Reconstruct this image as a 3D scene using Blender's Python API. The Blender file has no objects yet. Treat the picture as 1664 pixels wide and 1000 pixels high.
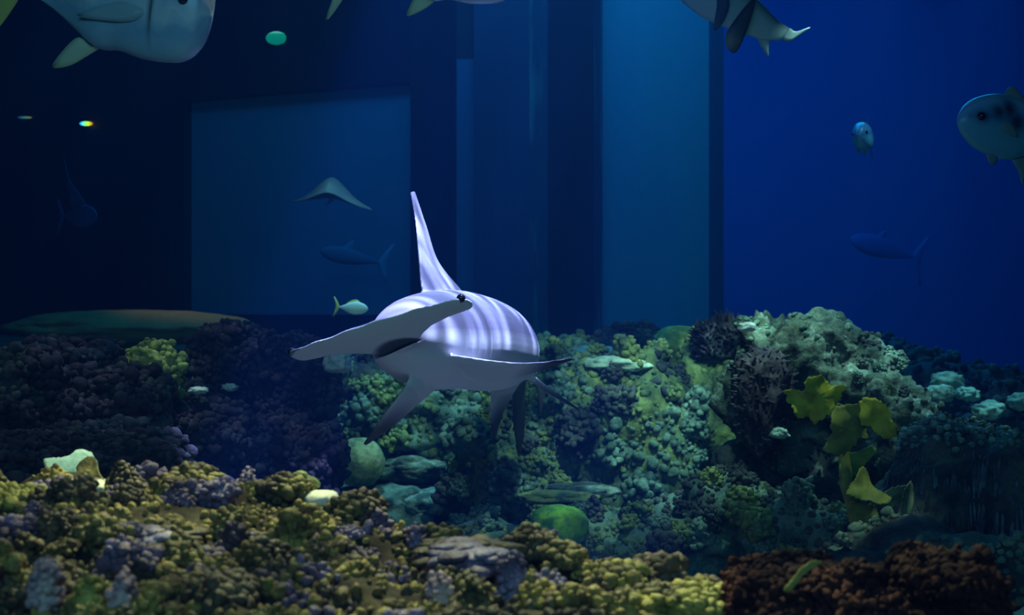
import bpy, bmesh, math, random
import numpy as np
from mathutils import Vector, Matrix, noise as mn

# ------------------------------------------------------------------ camera, world, lights, exposure
scn = bpy.context.scene
COL = scn.collection
F = 2286.0                                   # focal length in pixels of the 1664 x 1000 frame

def at(px, py, Y):
    return Vector(((px - 832.0) / F * Y, Y, (500.0 - py) / F * Y))

cam_data = bpy.data.cameras.new('camera')
cam_data.sensor_width = 36.0
cam_data.lens = F / 1664.0 * 36.0
cam_data.clip_start = 0.05
cam_data.clip_end = 200.0
cam_data.dof.use_dof = True
cam_data.dof.focus_distance = 5.2
cam_data.dof.aperture_fstop = 4.5
cam = bpy.data.objects.new('camera', cam_data)
cam.location = (0, 0, 0)
cam.rotation_euler = (math.radians(90), 0, 0)
COL.objects.link(cam)
scn.camera = cam

vs = scn.view_settings
vs.view_transform = 'Standard'
vs.look = 'None'
vs.gamma = 1.0
vs.use_curve_mapping = False
vs.exposure = 0.0
scn.cycles.use_denoising = True
scn.cycles.max_bounces = 4
scn.cycles.diffuse_bounces = 2
scn.cycles.glossy_bounces = 2
scn.cycles.transmission_bounces = 3
scn.cycles.transparent_max_bounces = 6
scn.cycles.volume_bounces = 0
scn.cycles.sample_clamp_indirect = 4.0
scn.cycles.sample_clamp_direct = 12.0

world = bpy.data.worlds.new('water')
scn.world = world
world.use_nodes = True
wn = world.node_tree
wn.nodes.clear()
w_out = wn.nodes.new('ShaderNodeOutputWorld')
w_bg = wn.nodes.new('ShaderNodeBackground')
w_bg.inputs['Color'].default_value = (0, 0, 0, 1)
w_bg.inputs['Strength'].default_value = 0.0
w_sc = wn.nodes.new('ShaderNodeVolumeScatter')
w_sc.inputs['Color'].default_value = (0.03, 0.20, 1.0, 1)
w_sc.inputs['Density'].default_value = 0.011
w_ab = wn.nodes.new('ShaderNodeVolumeAbsorption')
w_ab.inputs['Color'].default_value = (0.10, 0.66, 0.82, 1)
w_ab.inputs['Density'].default_value = 0.095
w_add = wn.nodes.new('ShaderNodeAddShader')
wn.links.new(w_bg.outputs[0], w_out.inputs['Surface'])
wn.links.new(w_sc.outputs[0], w_add.inputs[0])
wn.links.new(w_ab.outputs[0], w_add.inputs[1])
wn.links.new(w_add.outputs[0], w_out.inputs['Volume'])

def aim(o, target):
    d = Vector(target) - o.location
    o.rotation_euler = d.to_track_quat('-Z', 'Y').to_euler()

def spot(name, loc, target, power, color, angle, blend=0.4, radius=0.06, caustic=None):
    L = bpy.data.lights.new(name, 'SPOT')
    L.energy = power
    L.color = color
    L.spot_size = math.radians(angle)
    L.spot_blend = blend
    L.shadow_soft_size = radius
    o = bpy.data.objects.new(name, L)
    o.location = loc
    aim(o, target)
    COL.objects.link(o)
    if caustic:
        # noise in the emission imitates bands focused by ripples of the water surface
        scale, stretch, low, high, power2 = caustic
        L.use_nodes = True
        nt = L.node_tree
        em = [n for n in nt.nodes if n.type == 'EMISSION'][0]
        tc = nt.nodes.new('ShaderNodeTexCoord')
        mp = nt.nodes.new('ShaderNodeMapping')
        mp.inputs['Scale'].default_value = (scale * stretch[0], scale * stretch[1], 1.0)
        mp.inputs['Rotation'].default_value = (0, 0, math.radians(stretch[2]))
        nz = nt.nodes.new('ShaderNodeTexNoise')
        nz.inputs['Scale'].default_value = 1.0
        nz.inputs['Detail'].default_value = 1.0
        nz.inputs['Distortion'].default_value = 1.2
        nt.links.new(tc.outputs['Normal'], mp.inputs['Vector'])
        nt.links.new(mp.outputs[0], nz.inputs['Vector'])
        m1 = nt.nodes.new('ShaderNodeMath'); m1.operation = 'MULTIPLY_ADD'
        m1.inputs[1].default_value = 2.0; m1.inputs[2].default_value = -1.0
        m2 = nt.nodes.new('ShaderNodeMath'); m2.operation = 'ABSOLUTE'
        m3 = nt.nodes.new('ShaderNodeMath'); m3.operation = 'SUBTRACT'; m3.inputs[0].default_value = 1.0
        m4 = nt.nodes.new('ShaderNodeMath'); m4.operation = 'POWER'; m4.inputs[1].default_value = power2
        m5 = nt.nodes.new('ShaderNodeMath'); m5.operation = 'MULTIPLY_ADD'
        m5.inputs[1].default_value = high - low; m5.inputs[2].default_value = low
        nt.links.new(nz.outputs['Fac'], m1.inputs[0])
        nt.links.new(m1.outputs[0], m2.inputs[0])
        nt.links.new(m2.outputs[0], m3.inputs[1])
        nt.links.new(m3.outputs[0], m4.inputs[0])
        nt.links.new(m4.outputs[0], m5.inputs[0])
        nt.links.new(m5.outputs[0], em.inputs['Strength'])
    return o

def area(name, loc, target, power, color, sx, sy):
    L = bpy.data.lights.new(name, 'AREA')
    L.shape = 'RECTANGLE'
    L.size = sx
    L.size_y = sy
    L.energy = power
    L.color = color
    o = bpy.data.objects.new(name, L)
    o.location = loc
    aim(o, target)
    COL.objects.link(o)
    return o

spot('shark_lamp', (0.95, 5.0, 5.2), (-0.15, 5.5, -0.1), 8600, (0.70, 0.50, 1.0), 21.5, 0.35, 0.03,
     caustic=(30.0, (1.0, 0.36, 20), 0.36, 2.9, 12.0))
spot('near_reef_lamp', (-0.3, 4.3, 2.2), (-0.5, 2.75, -0.47), 500, (1.0, 0.82, 0.42), 62, 0.5, 0.05,
     caustic=(10.0, (1.0, 1.0, 0), 0.22, 2.6, 6.0))
spot('reef_lamp', (0.85, 6.2, 1.95), (0.5, 8.3, -0.65), 255, (0.80, 1.0, 0.70), 66, 0.7, 0.05,
     caustic=(5.5, (1.0, 1.0, 0), 0.18, 2.3, 6.0))
spot('ridge_fill', (1.85, 6.7, 2.2), (1.65, 7.7, 0.0), 330, (0.75, 1.0, 0.85), 52, 0.7, 0.05,  # added unseen spot that brightens the ridge of the big rock
     caustic=(5.5, (1.0, 1.0, 0), 0.15, 2.5, 6.0))
spot('leaf_fill', (1.5, 4.4, 3.2), (1.40, 5.72, -0.42), 420, (1.0, 0.95, 0.55), 13, 0.6, 0.05)  # added unseen spot to lift the leafy coral out of the dark
spot('mound_fill', (-1.9, 6.9, 3.4), (-1.66, 6.5, -0.28), 170, (1.0, 1.0, 0.6), 10, 0.6, 0.05)  # added unseen spot brightening the yellow-green boulder
spot('channel_lamp', (-0.7, 8.6, 3.6), (-0.75, 9.3, -1.2), 620, (0.6, 0.95, 1.0), 32, 0.9, 0.1,
     caustic=(9.0, (1.0, 1.0, 0), 0.3, 1.9, 4.0))
spot('bank_fill', (-2.6, 10.0, 3.2), (-2.6, 11.2, -0.2), 165, (1.0, 0.40, 0.22), 24, 1.0, 0.1)  # added unseen warm spot that turns the sand bank brown
spot('left_reef_fill', (-1.7, 5.6, 3.0), (-1.55, 6.2, -0.6), 120, (0.95, 0.85, 1.0), 62, 0.8, 0.06,  # added unseen fill over the dark mounds at left
     caustic=(6.0, (1.0, 1.0, 0), 0.12, 3.0, 8.0))
spot('slope_fill', (2.9, 8.4, 2.4), (2.4, 8.0, -0.7), 240, (0.45, 0.95, 1.0), 60, 0.8, 0.06,  # added unseen teal spot for the slope and far corals
     caustic=(5.0, (1.0, 1.0, 0), 0.2, 2.4, 6.0))
area('front_fill', (0.0, -5.0, 3.4), (0.0, 5.5, -0.4), 210, (0.52, 0.86, 1.0), 6.0, 2.0)  # unseen fill added behind the camera for bellies and shadows
area('surface_glow', (2.4, 15.5, 6.0), (2.4, 16.0, -1), 720, (0.012, 0.48, 1.0), 6.0, 6.0)
area('pane_fill', (0.1, 9.8, 4.2), (-0.1, 12.2, 0.8), 95, (0.06, 0.55, 1.0), 4.0, 0.8)  # unseen area light added to brighten the window panes

# ------------------------------------------------------------------ helpers
rnd = random.Random(7)
rng = np.random.default_rng(7)

def prop(o, label=None, cat=None, group=None, kind=None):
    if label: o['label'] = label
    if cat: o['category'] = cat
    if group: o['group'] = group
    if kind: o['kind'] = kind
    return o

def mesh_obj(name, V, Fc, mat=None, parent=None, smooth=True, origin=None, mats=None, midx=None):
    V = np.asarray(V, dtype=float)
    org = Vector(origin) if origin is not None else (Vector((0, 0, 0)))
    if parent is not None and origin is None:
        p = parent
        while p is not None:
            org = org + p.location
            p = p.parent
    Vl = V - np.array(org)
    me = bpy.data.meshes.new(name)
    me.from_pydata(Vl.tolist(), [], Fc if isinstance(Fc, list) else Fc.tolist())
    if smooth:
        me.polygons.foreach_set('use_smooth', [True] * len(me.polygons))
    for m in (mats or ([mat] if mat else [])):
        me.materials.append(m)
    if midx is not None:
        me.polygons.foreach_set('material_index', midx)
    me.update()
    o = bpy.data.objects.new(name, me)
    COL.objects.link(o)
    if parent is not None:
        o.parent = parent
        if origin is not None:
            q, off = parent, Vector((0, 0, 0))
            while q is not None:
                off = off + q.location
                q = q.parent
            o.location = org - off
    else:
        o.location = org
    return o

def empty(name, loc):
    o = bpy.data.objects.new(name, None)
    o.empty_display_size = 0.1
    o.location = loc
    COL.objects.link(o)
    return o

def ico(sub):
    bm = bmesh.new()
    bmesh.ops.create_icosphere(bm, subdivisions=sub, radius=1.0)
    V = np.array([v.co[:] for v in bm.verts])
    Fc = np.array([[v.index for v in f.verts] for f in bm.faces])
    bm.free()
    return V, Fc
ICO = {s: ico(s) for s in (1, 2, 3, 4, 5, 6)}

def catmull(P, n):
    P = [np.array(p, float) for p in P]
    Q = [2 * P[0] - P[1]] + P + [2 * P[-1] - P[-2]]
    out = []
    m = len(P) - 1
    for k in range(n + 1):
        t = k / n * m
        i = min(int(t), m - 1); t -= i
        p0, p1, p2, p3 = Q[i:i + 4]
        out.append(.5 * (2 * p1 + (p2 - p0) * t + (2 * p0 - 5 * p1 + 4 * p2 - p3) * t * t + (3 * p1 - p0 - 3 * p2 + p3) * t ** 3))
    return np.array(out)

def fbm(p, octaves=4, rough=0.5):
    a, s, f = 1.0, 0.0, 1.0
    for _ in range(octaves):
        s += a * mn.noise(p * f)
        f *= 2.03
        a *= rough
    return s

def face_normals(V, Fc):
    a, b, c = V[Fc[:, 0]], V[Fc[:, 1]], V[Fc[:, 2]]
    n = np.cross(b - a, c - a)
    L = np.linalg.norm(n, axis=1)
    return n / np.maximum(L, 1e-12)[:, None], L * 0.5

# ------------------------------------------------------------------ materials
def nodes_of(name):
    m = bpy.data.materials.new(name)
    m.use_nodes = True
    nt = m.node_tree
    b = nt.nodes['Principled BSDF']
    return m, nt, b

def rock_mat(name, cols, scale=6.0, rough=0.85, bump=0.4, bscale=40.0, spec=0.2, contrast=0.14):
    """three natural colours mixed by noise in the object's own space, with a grainy bump"""
    m, nt, b = nodes_of(name)
    tc = nt.nodes.new('ShaderNodeTexCoord')
    n1 = nt.nodes.new('ShaderNodeTexNoise')
    n1.inputs['Scale'].default_value = scale
    n1.inputs['Detail'].default_value = 8.0
    n1.inputs['Roughness'].default_value = 0.68
    nt.links.new(tc.outputs['Object'], n1.inputs['Vector'])
    cr = nt.nodes.new('ShaderNodeValToRGB')
    el = cr.color_ramp.elements
    k = len(cols)
    el[0].position = 0.5 - contrast; el[0].color = (*cols[0], 1)
    el[1].position = 0.5 + contrast; el[1].color = (*cols[-1], 1)
    for i in range(1, k - 1):
        e = el.new(0.5 - contrast + 2 * contrast * i / (k - 1))
        e.color = (*cols[i], 1)
    nt.links.new(n1.outputs['Fac'], cr.inputs['Fac'])
    nt.links.new(cr.outputs['Color'], b.inputs['Base Color'])
    b.inputs['Roughness'].default_value = rough
    b.inputs['Specular IOR Level'].default_value = spec
    if bump:
        n2 = nt.nodes.new('ShaderNodeTexNoise')
        n2.inputs['Scale'].default_value = bscale
        n2.inputs['Detail'].default_value = 6.0
        nt.links.new(tc.outputs['Object'], n2.inputs['Vector'])
        bp = nt.nodes.new('ShaderNodeBump')
        bp.inputs['Strength'].default_value = bump
        bp.inputs['Distance'].default_value = 0.02
        nt.links.new(n2.outputs['Fac'], bp.inputs['Height'])
        nt.links.new(bp.outputs[0], b.inputs['Normal'])
    return m

def plain(name, col, rough=0.6, spec=0.3, metal=0.0):
    m, nt, b = nodes_of(name)
    b.inputs['Base Color'].default_value = (*col, 1)
    b.inputs['Roughness'].default_value = rough
    b.inputs['Specular IOR Level'].default_value = spec
    b.inputs['Metallic'].default_value = metal
    return m

M = {}
M['sand'] = rock_mat('sand', [(.07, .08, .07), (.13, .13, .11), (.22, .22, .18)], 3.0, .95, .5, 25)
M['brown_sand'] = rock_mat('brown_sand', [(.30, .19, .09), (.44, .28, .12)], 1.5, .95, .4, 20)
M['rock_olive'] = rock_mat('rock_olive', [(.05, .06, .04), (.16, .18, .08), (.34, .37, .13), (.16, .2, .12)], 5.0)
M['rock_teal'] = rock_mat('rock_teal', [(.03, .05, .05), (.11, .17, .15), (.38, .48, .40), (.10, .14, .13)], 5.0)
M['rock_dark'] = rock_mat('rock_dark', [(.02, .025, .035), (.06, .06, .08), (.14, .14, .13)], 5.0)
M['rock_pale'] = rock_mat('rock_pale', [(.006, .008, .010), (.015, .02, .022), (.05, .06, .045), (.09, .11, .08), (.20, .24, .20), (.46, .52, .46)], 4.2, .85, .9, 30, .2, .17)
M['rock_brown'] = rock_mat('rock_brown', [(.012, .009, .006), (.04, .03, .018), (.10, .085, .045)], 8.0)
M['dome_yellow'] = rock_mat('dome_yellow', [(.05, .07, .04), (.22, .26, .07), (.55, .56, .12), (.15, .2, .1)], 4.5, contrast=.2)
M['green_boulder'] = rock_mat('green_boulder', [(.04, .12, .06), (.10, .28, .06), (.34, .58, .05), (.08, .2, .09)], 5.0, contrast=.18)
M['brain'] = rock_mat('brain', [(.12, .16, .10), (.30, .34, .18), (.5, .5, .3)], 9.0)
M['knob_olive'] = rock_mat('knob_olive', [(.035, .032, .012), (.13, .105, .035), (.31, .26, .08)], 14.0, .6, .3, 120, .35)
M['knob_yellow'] = rock_mat('knob_yellow', [(.10, .09, .02), (.28, .25, .05), (.55, .5, .15)], 14.0, .6, .3, 120, .35)
M['knob_brown'] = rock_mat('knob_brown', [(.02, .015, .01), (.07, .05, .03), (.17, .13, .08)], 14.0, .6, .3, 120, .35)
M['knob_purple'] = rock_mat('knob_purple', [(.04, .03, .06), (.13, .10, .2), (.3, .27, .44)], 10.0, .6, .3, 120, .35)
M['knob_green'] = rock_mat('knob_green', [(.05, .08, .04), (.18, .24, .10), (.36, .42, .18)], 12.0, .65, .3, 90, .3)
M['knob_teal'] = rock_mat('knob_teal', [(.05, .08, .08), (.14, .21, .18), (.34, .42, .34)], 12.0, .65, .3, 90, .3)
M['knob_dark'] = rock_mat('knob_dark', [(.02, .022, .03), (.055, .05, .065), (.10, .09, .10)], 12.0, .7, .3, 90, .2)
M['soft_dark'] = rock_mat('soft_dark', [(.010, .007, .011), (.034, .022, .032), (.085, .06, .07)], 9.0, .8, .3, 60, .2)
M['soft_spot'] = rock_mat('soft_spot', [(.02, .016, .02), (.05, .045, .04), (.12, .12, .09)], 9.0, .8, .3, 60, .2)
M['soft_green'] = rock_mat('soft_green', [(.08, .09, .03), (.26, .28, .08), (.5, .5, .14)], 9.0, .8, .3, 60, .2)
M['red'] = rock_mat('red', [(.008, .003, .003), (.026, .006, .005), (.06, .016, .011)], 12.0, .85, .5, 70, .2)
M['red_tip'] = rock_mat('red_tip', [(.016, .004, .004), (.045, .012, .009), (.10, .03, .02)], 18.0, .85, .5, 70, .2)
M['pale_plate'] = rock_mat('pale_plate', [(.30, .36, .30), (.55, .62, .5), (.75, .78, .62)], 7.0, .7, .3, 50, .3)
M['far_pale'] = rock_mat('far_pale', [(.05, .08, .07), (.16, .24, .20), (.34, .44, .36), (.10, .15, .13)], 6.0, .8, .4, 40, .2, .2)
M['teal_plate'] = rock_mat('teal_plate', [(.12, .24, .25), (.22, .40, .42), (.36, .52, .5)], 7.0, .7, .3, 50, .3)
M['whip'] = rock_mat('whip', [(.04, .05, .07), (.10, .12, .17), (.2, .25, .3)], 9.0, .8, .3, 60, .2)
M['white_shell'] = rock_mat('white_shell', [(.6, .62, .55), (.8, .8, .72)], 9.0, .6, .2, 50, .4)
M['mix_green'] = rock_mat('mix_green', [(.012, .016, .016), (.05, .07, .05), (.12, .15, .06), (.25, .27, .085), (.08, .12, .08), (.03, .045, .045)], 3.2, .8, .5, 60, .25, .2)
M['mix_teal'] = rock_mat('mix_teal', [(.010, .016, .02), (.04, .065, .06), (.09, .14, .11), (.20, .27, .21), (.06, .09, .08), (.02, .03, .035)], 3.4, .8, .5, 60, .25, .2)
M['mix_dark'] = rock_mat('mix_dark', [(.008, .009, .014), (.025, .028, .035), (.06, .06, .065), (.12, .13, .10), (.03, .03, .04)], 4.0, .85, .5, 60, .2, .2)
M['mix_near'] = rock_mat('mix_near', [(.012, .008, .004), (.06, .040, .016), (.16, .11, .030), (.37, .29, .075), (.13, .085, .05), (.06, .04, .06)], 6.0, .6, .5, 90, .4, .2)
M['mix_near_purple'] = rock_mat('mix_near_purple', [(.012, .008, .008), (.06, .035, .04), (.15, .10, .19), (.30, .24, .42), (.11, .08, .04)], 6.0, .6, .5, 90, .4, .2)
M['eye_black'] = plain('eye_black', (.01, .01, .015), .12, .6)
M['eye_gold'] = plain('eye_gold', (.35, .3, .15), .2, .6)

def leaf_mat(name, c1, c2, translucent=0.35):
    m, nt, b = nodes_of(name)
    tc = nt.nodes.new('ShaderNodeTexCoord')
    n1 = nt.nodes.new('ShaderNodeTexNoise')
    n1.inputs['Scale'].default_value = 14.0
    n1.inputs['Detail'].default_value = 5.0
    nt.links.new(tc.outputs['Object'], n1.inputs['Vector'])
    cr = nt.nodes.new('ShaderNodeValToRGB')
    cr.color_ramp.elements[0].position = .36; cr.color_ramp.elements[0].color = (*c1, 1)
    cr.color_ramp.elements[1].position = .64; cr.color_ramp.elements[1].color = (*c2, 1)
    nt.links.new(n1.outputs['Fac'], cr.inputs['Fac'])
    nt.links.new(cr.outputs[0], b.inputs['Base Color'])
    b.inputs['Roughness'].default_value = .6
    tr = nt.nodes.new('ShaderNodeBsdfTranslucent')
    nt.links.new(cr.outputs[0], tr.inputs['Color'])
    mx = nt.nodes.new('ShaderNodeMixShader')
    mx.inputs[0].default_value = translucent
    out = [n for n in nt.nodes if n.type == 'OUTPUT_MATERIAL'][0]
    nt.links.new(b.outputs[0], mx.inputs[1])
    nt.links.new(tr.outputs[0], mx.inputs[2])
    nt.links.new(mx.outputs[0], out.inputs['Surface'])
    return m
M['leaf'] = leaf_mat('leaf', (.34, .36, .04), (.66, .66, .07))
M['leaf_green'] = leaf_mat('leaf_green', (.14, .26, .06), (.26, .40, .09))
M['leaf_grey'] = leaf_mat('leaf_grey', (.16, .22, .16), (.34, .42, .28))
M['leaf_dim'] = leaf_mat('leaf_dim', (.20, .22, .05), (.36, .38, .08))

def attr_mat(name, attr, c_low, c_high, rough=.5, spec=.3, metal=0.0, mottling=0.0, extra=None, marked=False):
    """colour follows a per-vertex value: own markings, or haze and highlights painted in"""
    m, nt, b = nodes_of(name)
    at_ = nt.nodes.new('ShaderNodeAttribute')
    at_.attribute_name = attr
    cr = nt.nodes.new('ShaderNodeValToRGB')
    stops = extra or [(0.0, c_low), (1.0, c_high)]
    el = cr.color_ramp.elements
    el[0].position, el[0].color = stops[0][0], (*stops[0][1], 1)
    el[1].position, el[1].color = stops[-1][0], (*stops[-1][1], 1)
    for p_, c_ in stops[1:-1]:
        e = el.new(p_); e.color = (*c_, 1)
    if mottling:
        tc = nt.nodes.new('ShaderNodeTexCoord')
        nz = nt.nodes.new('ShaderNodeTexNoise')
        nz.inputs['Scale'].default_value = 12.0
        nz.inputs['Detail'].default_value = 4.0
        nt.links.new(tc.outputs['Object'], nz.inputs['Vector'])
        ma = nt.nodes.new('ShaderNodeMath'); ma.operation = 'MULTIPLY_ADD'
        ma.inputs[1].default_value = mottling
        nt.links.new(nz.outputs['Fac'], ma.inputs[0])
        sb = nt.nodes.new('ShaderNodeMath'); sb.operation = 'SUBTRACT'
        sb.inputs[1].default_value = mottling * .5
        nt.links.new(at_.outputs['Fac'], sb.inputs[0])
        nt.links.new(sb.outputs[0], ma.inputs[2])
        nt.links.new(ma.outputs[0], cr.inputs['Fac'])
    else:
        nt.links.new(at_.outputs['Fac'], cr.inputs['Fac'])
    if marked:
        am = nt.nodes.new('ShaderNodeAttribute'); am.attribute_name = 'mark'
        mx = nt.nodes.new('ShaderNodeMix'); mx.data_type = 'RGBA'
        nt.links.new(am.outputs['Fac'], mx.inputs['Factor'])
        nt.links.new(cr.outputs[0], mx.inputs['A'])
        mx.inputs['B'].default_value = (.012, .025, .045, 1)
        nt.links.new(mx.outputs['Result'], b.inputs['Base Color'])
    else:
        nt.links.new(cr.outputs[0], b.inputs['Base Color'])
    b.inputs['Roughness'].default_value = rough
    b.inputs['Specular IOR Level'].default_value = spec
    b.inputs['Metallic'].default_value = metal
    return m

# ------------------------------------------------------------------ the setting: sand floor, viewing windows, pillar, far wall
def box_obj(name, corners_bottom, z0, z1, mat, kind='structure', bevel=0.0):
    """upright prism over a list of (x, y) ground points"""
    n = len(corners_bottom)
    V = [(x, y, z0) for x, y in corners_bottom] + [(x, y, z1) for x, y in corners_bottom]
    Fc = [list(range(n))[::-1], list(range(n, 2 * n))]
    for i in range(n):
        j = (i + 1) % n
        Fc.append([i, j, n + j, n + i])
    o = mesh_obj(name, V, Fc, mat, smooth=False)
    bm = bmesh.new(); bm.from_mesh(o.data)
    bmesh.ops.recalc_face_normals(bm, faces=bm.faces)
    if bevel:
        bmesh.ops.bevel(bm, geom=[e for e in bm.edges], offset=bevel, segments=2, affect='EDGES')
    bm.to_mesh(o.data); bm.free()
    if kind: o['kind'] = kind
    return o

def floor_z(x, y):
    base = float(np.interp(y, [0, 8.2, 12.3, 30], [-1.5, -1.45, -.28, -.28]))
    if y > 8.2 and x > .9:
        base += (-1.45 - base) * min(1.0, (x - .9) / 1.6)
    p = Vector((x * .8, y * .8, 3.1))
    return base + 0.06 * fbm(p, 3) + 0.012 * mn.noise(Vector((x * 5, y * 5, 1.0)))

xs = np.linspace(-9, 11, 150)
ys = np.concatenate([np.linspace(1.0, 9.0, 110), np.linspace(9.2, 26.0, 40)])
V = [(x, y, floor_z(x, y)) for y in ys for x in xs]
nx = len(xs)
Fc = [[j * nx + i, j * nx + i + 1, (j + 1) * nx + i + 1, (j + 1) * nx + i] for j in range(len(ys) - 1) for i in range(nx - 1)]
floor = mesh_obj('floor', V, Fc, M['sand'])
floor['kind'] = 'structure'

def stained(name, base, stain, rough=.5, sx=14., sz=.8, lo=.55, hi=.8, spec=.3):
    """painted or acrylic face with vertical streaks of algae"""
    m, nt, b = nodes_of(name)
    tc = nt.nodes.new('ShaderNodeTexCoord')
    mp = nt.nodes.new('ShaderNodeMapping')
    mp.inputs['Scale'].default_value = (sx, sx, sz)
    nz = nt.nodes.new('ShaderNodeTexNoise')
    nz.inputs['Scale'].default_value = 1.0
    nz.inputs['Detail'].default_value = 6.0
    nt.links.new(tc.outputs['Object'], mp.inputs[0])
    nt.links.new(mp.outputs[0], nz.inputs['Vector'])
    cr = nt.nodes.new('ShaderNodeValToRGB')
    cr.color_ramp.elements[0].position = lo; cr.color_ramp.elements[0].color = (*base, 1)
    cr.color_ramp.elements[1].position = hi; cr.color_ramp.elements[1].color = (*stain, 1)
    nt.links.new(nz.outputs['Fac'], cr.inputs['Fac'])
    nt.links.new(cr.outputs[0], b.inputs['Base Color'])
    b.inputs['Roughness'].default_value = rough
    b.inputs['Specular IOR Level'].default_value = spec
    return m

M['wall_navy'] = stained('wall_navy', (.004, .010, .026), (.007, .016, .034))
M['pane_blue'] = stained('pane_blue', (.03, .19, .36), (.036, .21, .38), .15, 2., .5, .3, .8, .5)  # opaque blue stands in for lit water behind the glass
M['pane_teal'] = stained('pane_teal', (.04, .32, .52), (.05, .36, .50), .15, 4., .4, .3, .8, .5)  # lit water seen through the panel is painted as opaque teal
M['strip_blue'] = stained('strip_blue', (.016, .08, .19), (.02, .095, .21))
M['pillar_blue'] = stained('pillar_blue', (.014, .045, .11), (.02, .055, .13))
M['pillar_dark'] = stained('pillar_dark', (.003, .006, .016), (.004, .009, .02))
M['pillar_algae'] = stained('pillar_algae', (.016, .06, .11), (.12, .30, .30), .6, 9., 1.3, .5, .9)
M['wall_far'] = stained('wall_far', (.010, .07, .27), (.012, .075, .29), .8, .3, .3)

def seg(p0, p1, t):
    return (p0[0] + (p1[0] - p0[0]) * t, p0[1] + (p1[1] - p0[1]) * t)

ZB, ZT = -0.4, 4.2
# receding wall on the left with the big viewing window: from px 665 at Y=12 back to px 300 at Y=13.1 and on
WL = ((-165 / F) * 12.0 - 0.0, 12.0)                       # px 667
WL = ((667 - 832) / F * 12.0, 12.0)
W3 = ((300 - 832) / F * 13.1, 13.1)
dirw = (W3[0] - WL[0], W3[1] - WL[1])
WF = (WL[0] + dirw[0] * 2.6, WL[1] + dirw[1] * 2.6)
thick = 0.25
nrm = Vector((-dirw[1], dirw[0])).normalized()
if nrm.y < 0: nrm = -nrm
def wall_strip(name, t0, t1, z0, z1, mat, d0=0.0, d1=thick):
    a = (WL[0] + dirw[0] * t0, WL[1] + dirw[1] * t0)
    b = (WL[0] + dirw[0] * t1, WL[1] + dirw[1] * t1)
    pts = [(a[0] + nrm.x * d0, a[1] + nrm.y * d0), (b[0] + nrm.x * d0, b[1] + nrm.y * d0),
           (b[0] + nrm.x * d1, b[1] + nrm.y * d1), (a[0] + nrm.x * d1, a[1] + nrm.y * d1)]
    return box_obj(name, pts, z0, z1, mat)
ztop = (500 - 133) / F * 12.0
zsill = (500 - 512) / F * 12.0
wall_strip('wall_left', 1.0, 2.7, ZB - .6, ZT, M['wall_navy'])
wall_strip('trim_1', 0.0, 1.0, ztop, ZT, M['wall_navy'])          # header over the window
wall_strip('trim_2', 0.0, 1.0, ZB - .6, zsill, M['wall_navy'])    # sill under the window
wall_strip('window_1', 0.0, 1.0, zsill, ztop, M['pane_blue'], 0.10, 0.16)

def xat(px, Y): return (px - 832) / F * Y
# jamb, light strip, broad face of the pillar and its dark corner, the bright acrylic panel and its mullion
def upright(name, px0, px1, y0, y1, mat, back=0.3, z0=ZB - .6, z1=ZT, bevel=0.0):
    a = (xat(px0, y0), y0); b = (xat(px1, y1), y1)
    return box_obj(name, [a, b, (b[0], b[1] + back), (a[0], a[1] + back)], z0, z1, mat, bevel=bevel)
upright('trim_3', 667, 742, 12.0, 11.85, M['wall_navy'])
upright('trim_4', 742, 770, 11.85, 11.85, M['strip_blue'], z1=(500 - 96) / F * 11.85)
upright('trim_5', 742, 770, 11.85, 11.85, M['wall_navy'], z0=(500 - 96) / F * 11.85)
upright('trim_6', 770, 860, 11.80, 11.70, M['pillar_blue'], .5)
upright('trim_7', 860, 890, 11.70, 11.62, M['pillar_algae'], .5)
upright('trim_8', 890, 965, 11.62, 11.55, M['pillar_dark'], .6)
upright('trim_9', 965, 979, 11.55, 11.75, M['pillar_algae'], .5)
upright('window_2', 979, 1152, 11.95, 12.35, M['pane_teal'], .08)
upright('trim_10', 1152, 1176, 12.35, 12.40, M['strip_blue'], .25)
bw = box_obj('wall_back', [(-8, 21.5), (14, 21.5), (14, 21.8), (-8, 21.8)], -1.2, 7, M['wall_far'])

# ------------------------------------------------------------------ reef builders
def rock_verts(c, r, sub, amp, freq, seed, ridged=0.0, flat_bottom=None, dome=1.0, pinch=0.0):
    V0, Fc = ICO[sub]
    out = np.empty_like(V0)
    off = Vector((seed * 13.7, seed * 7.3, seed * 3.1))
    c = Vector(c)
    for i, v in enumerate(V0):
        u = Vector(v)
        # flatter top/blockier by power shaping
        p = Vector((math.copysign(abs(u.x) ** dome, u.x), math.copysign(abs(u.y) ** dome, u.y), math.copysign(abs(u.z) ** dome, u.z)))
        d = fbm(u * freq + off, 5, .52)
        if ridged:
            d -= ridged * abs(mn.noise(u * freq * 1.7 - off)) * 1.6
        k = 1.0 + amp * d
        q = Vector((p.x * r[0] * k, p.y * r[1] * k, p.z * r[2] * k))
        if pinch:
            q.x *= 1 - pinch * (q.z / r[2])
        out[i] = (c + q)[:]
    return out, Fc

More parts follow.
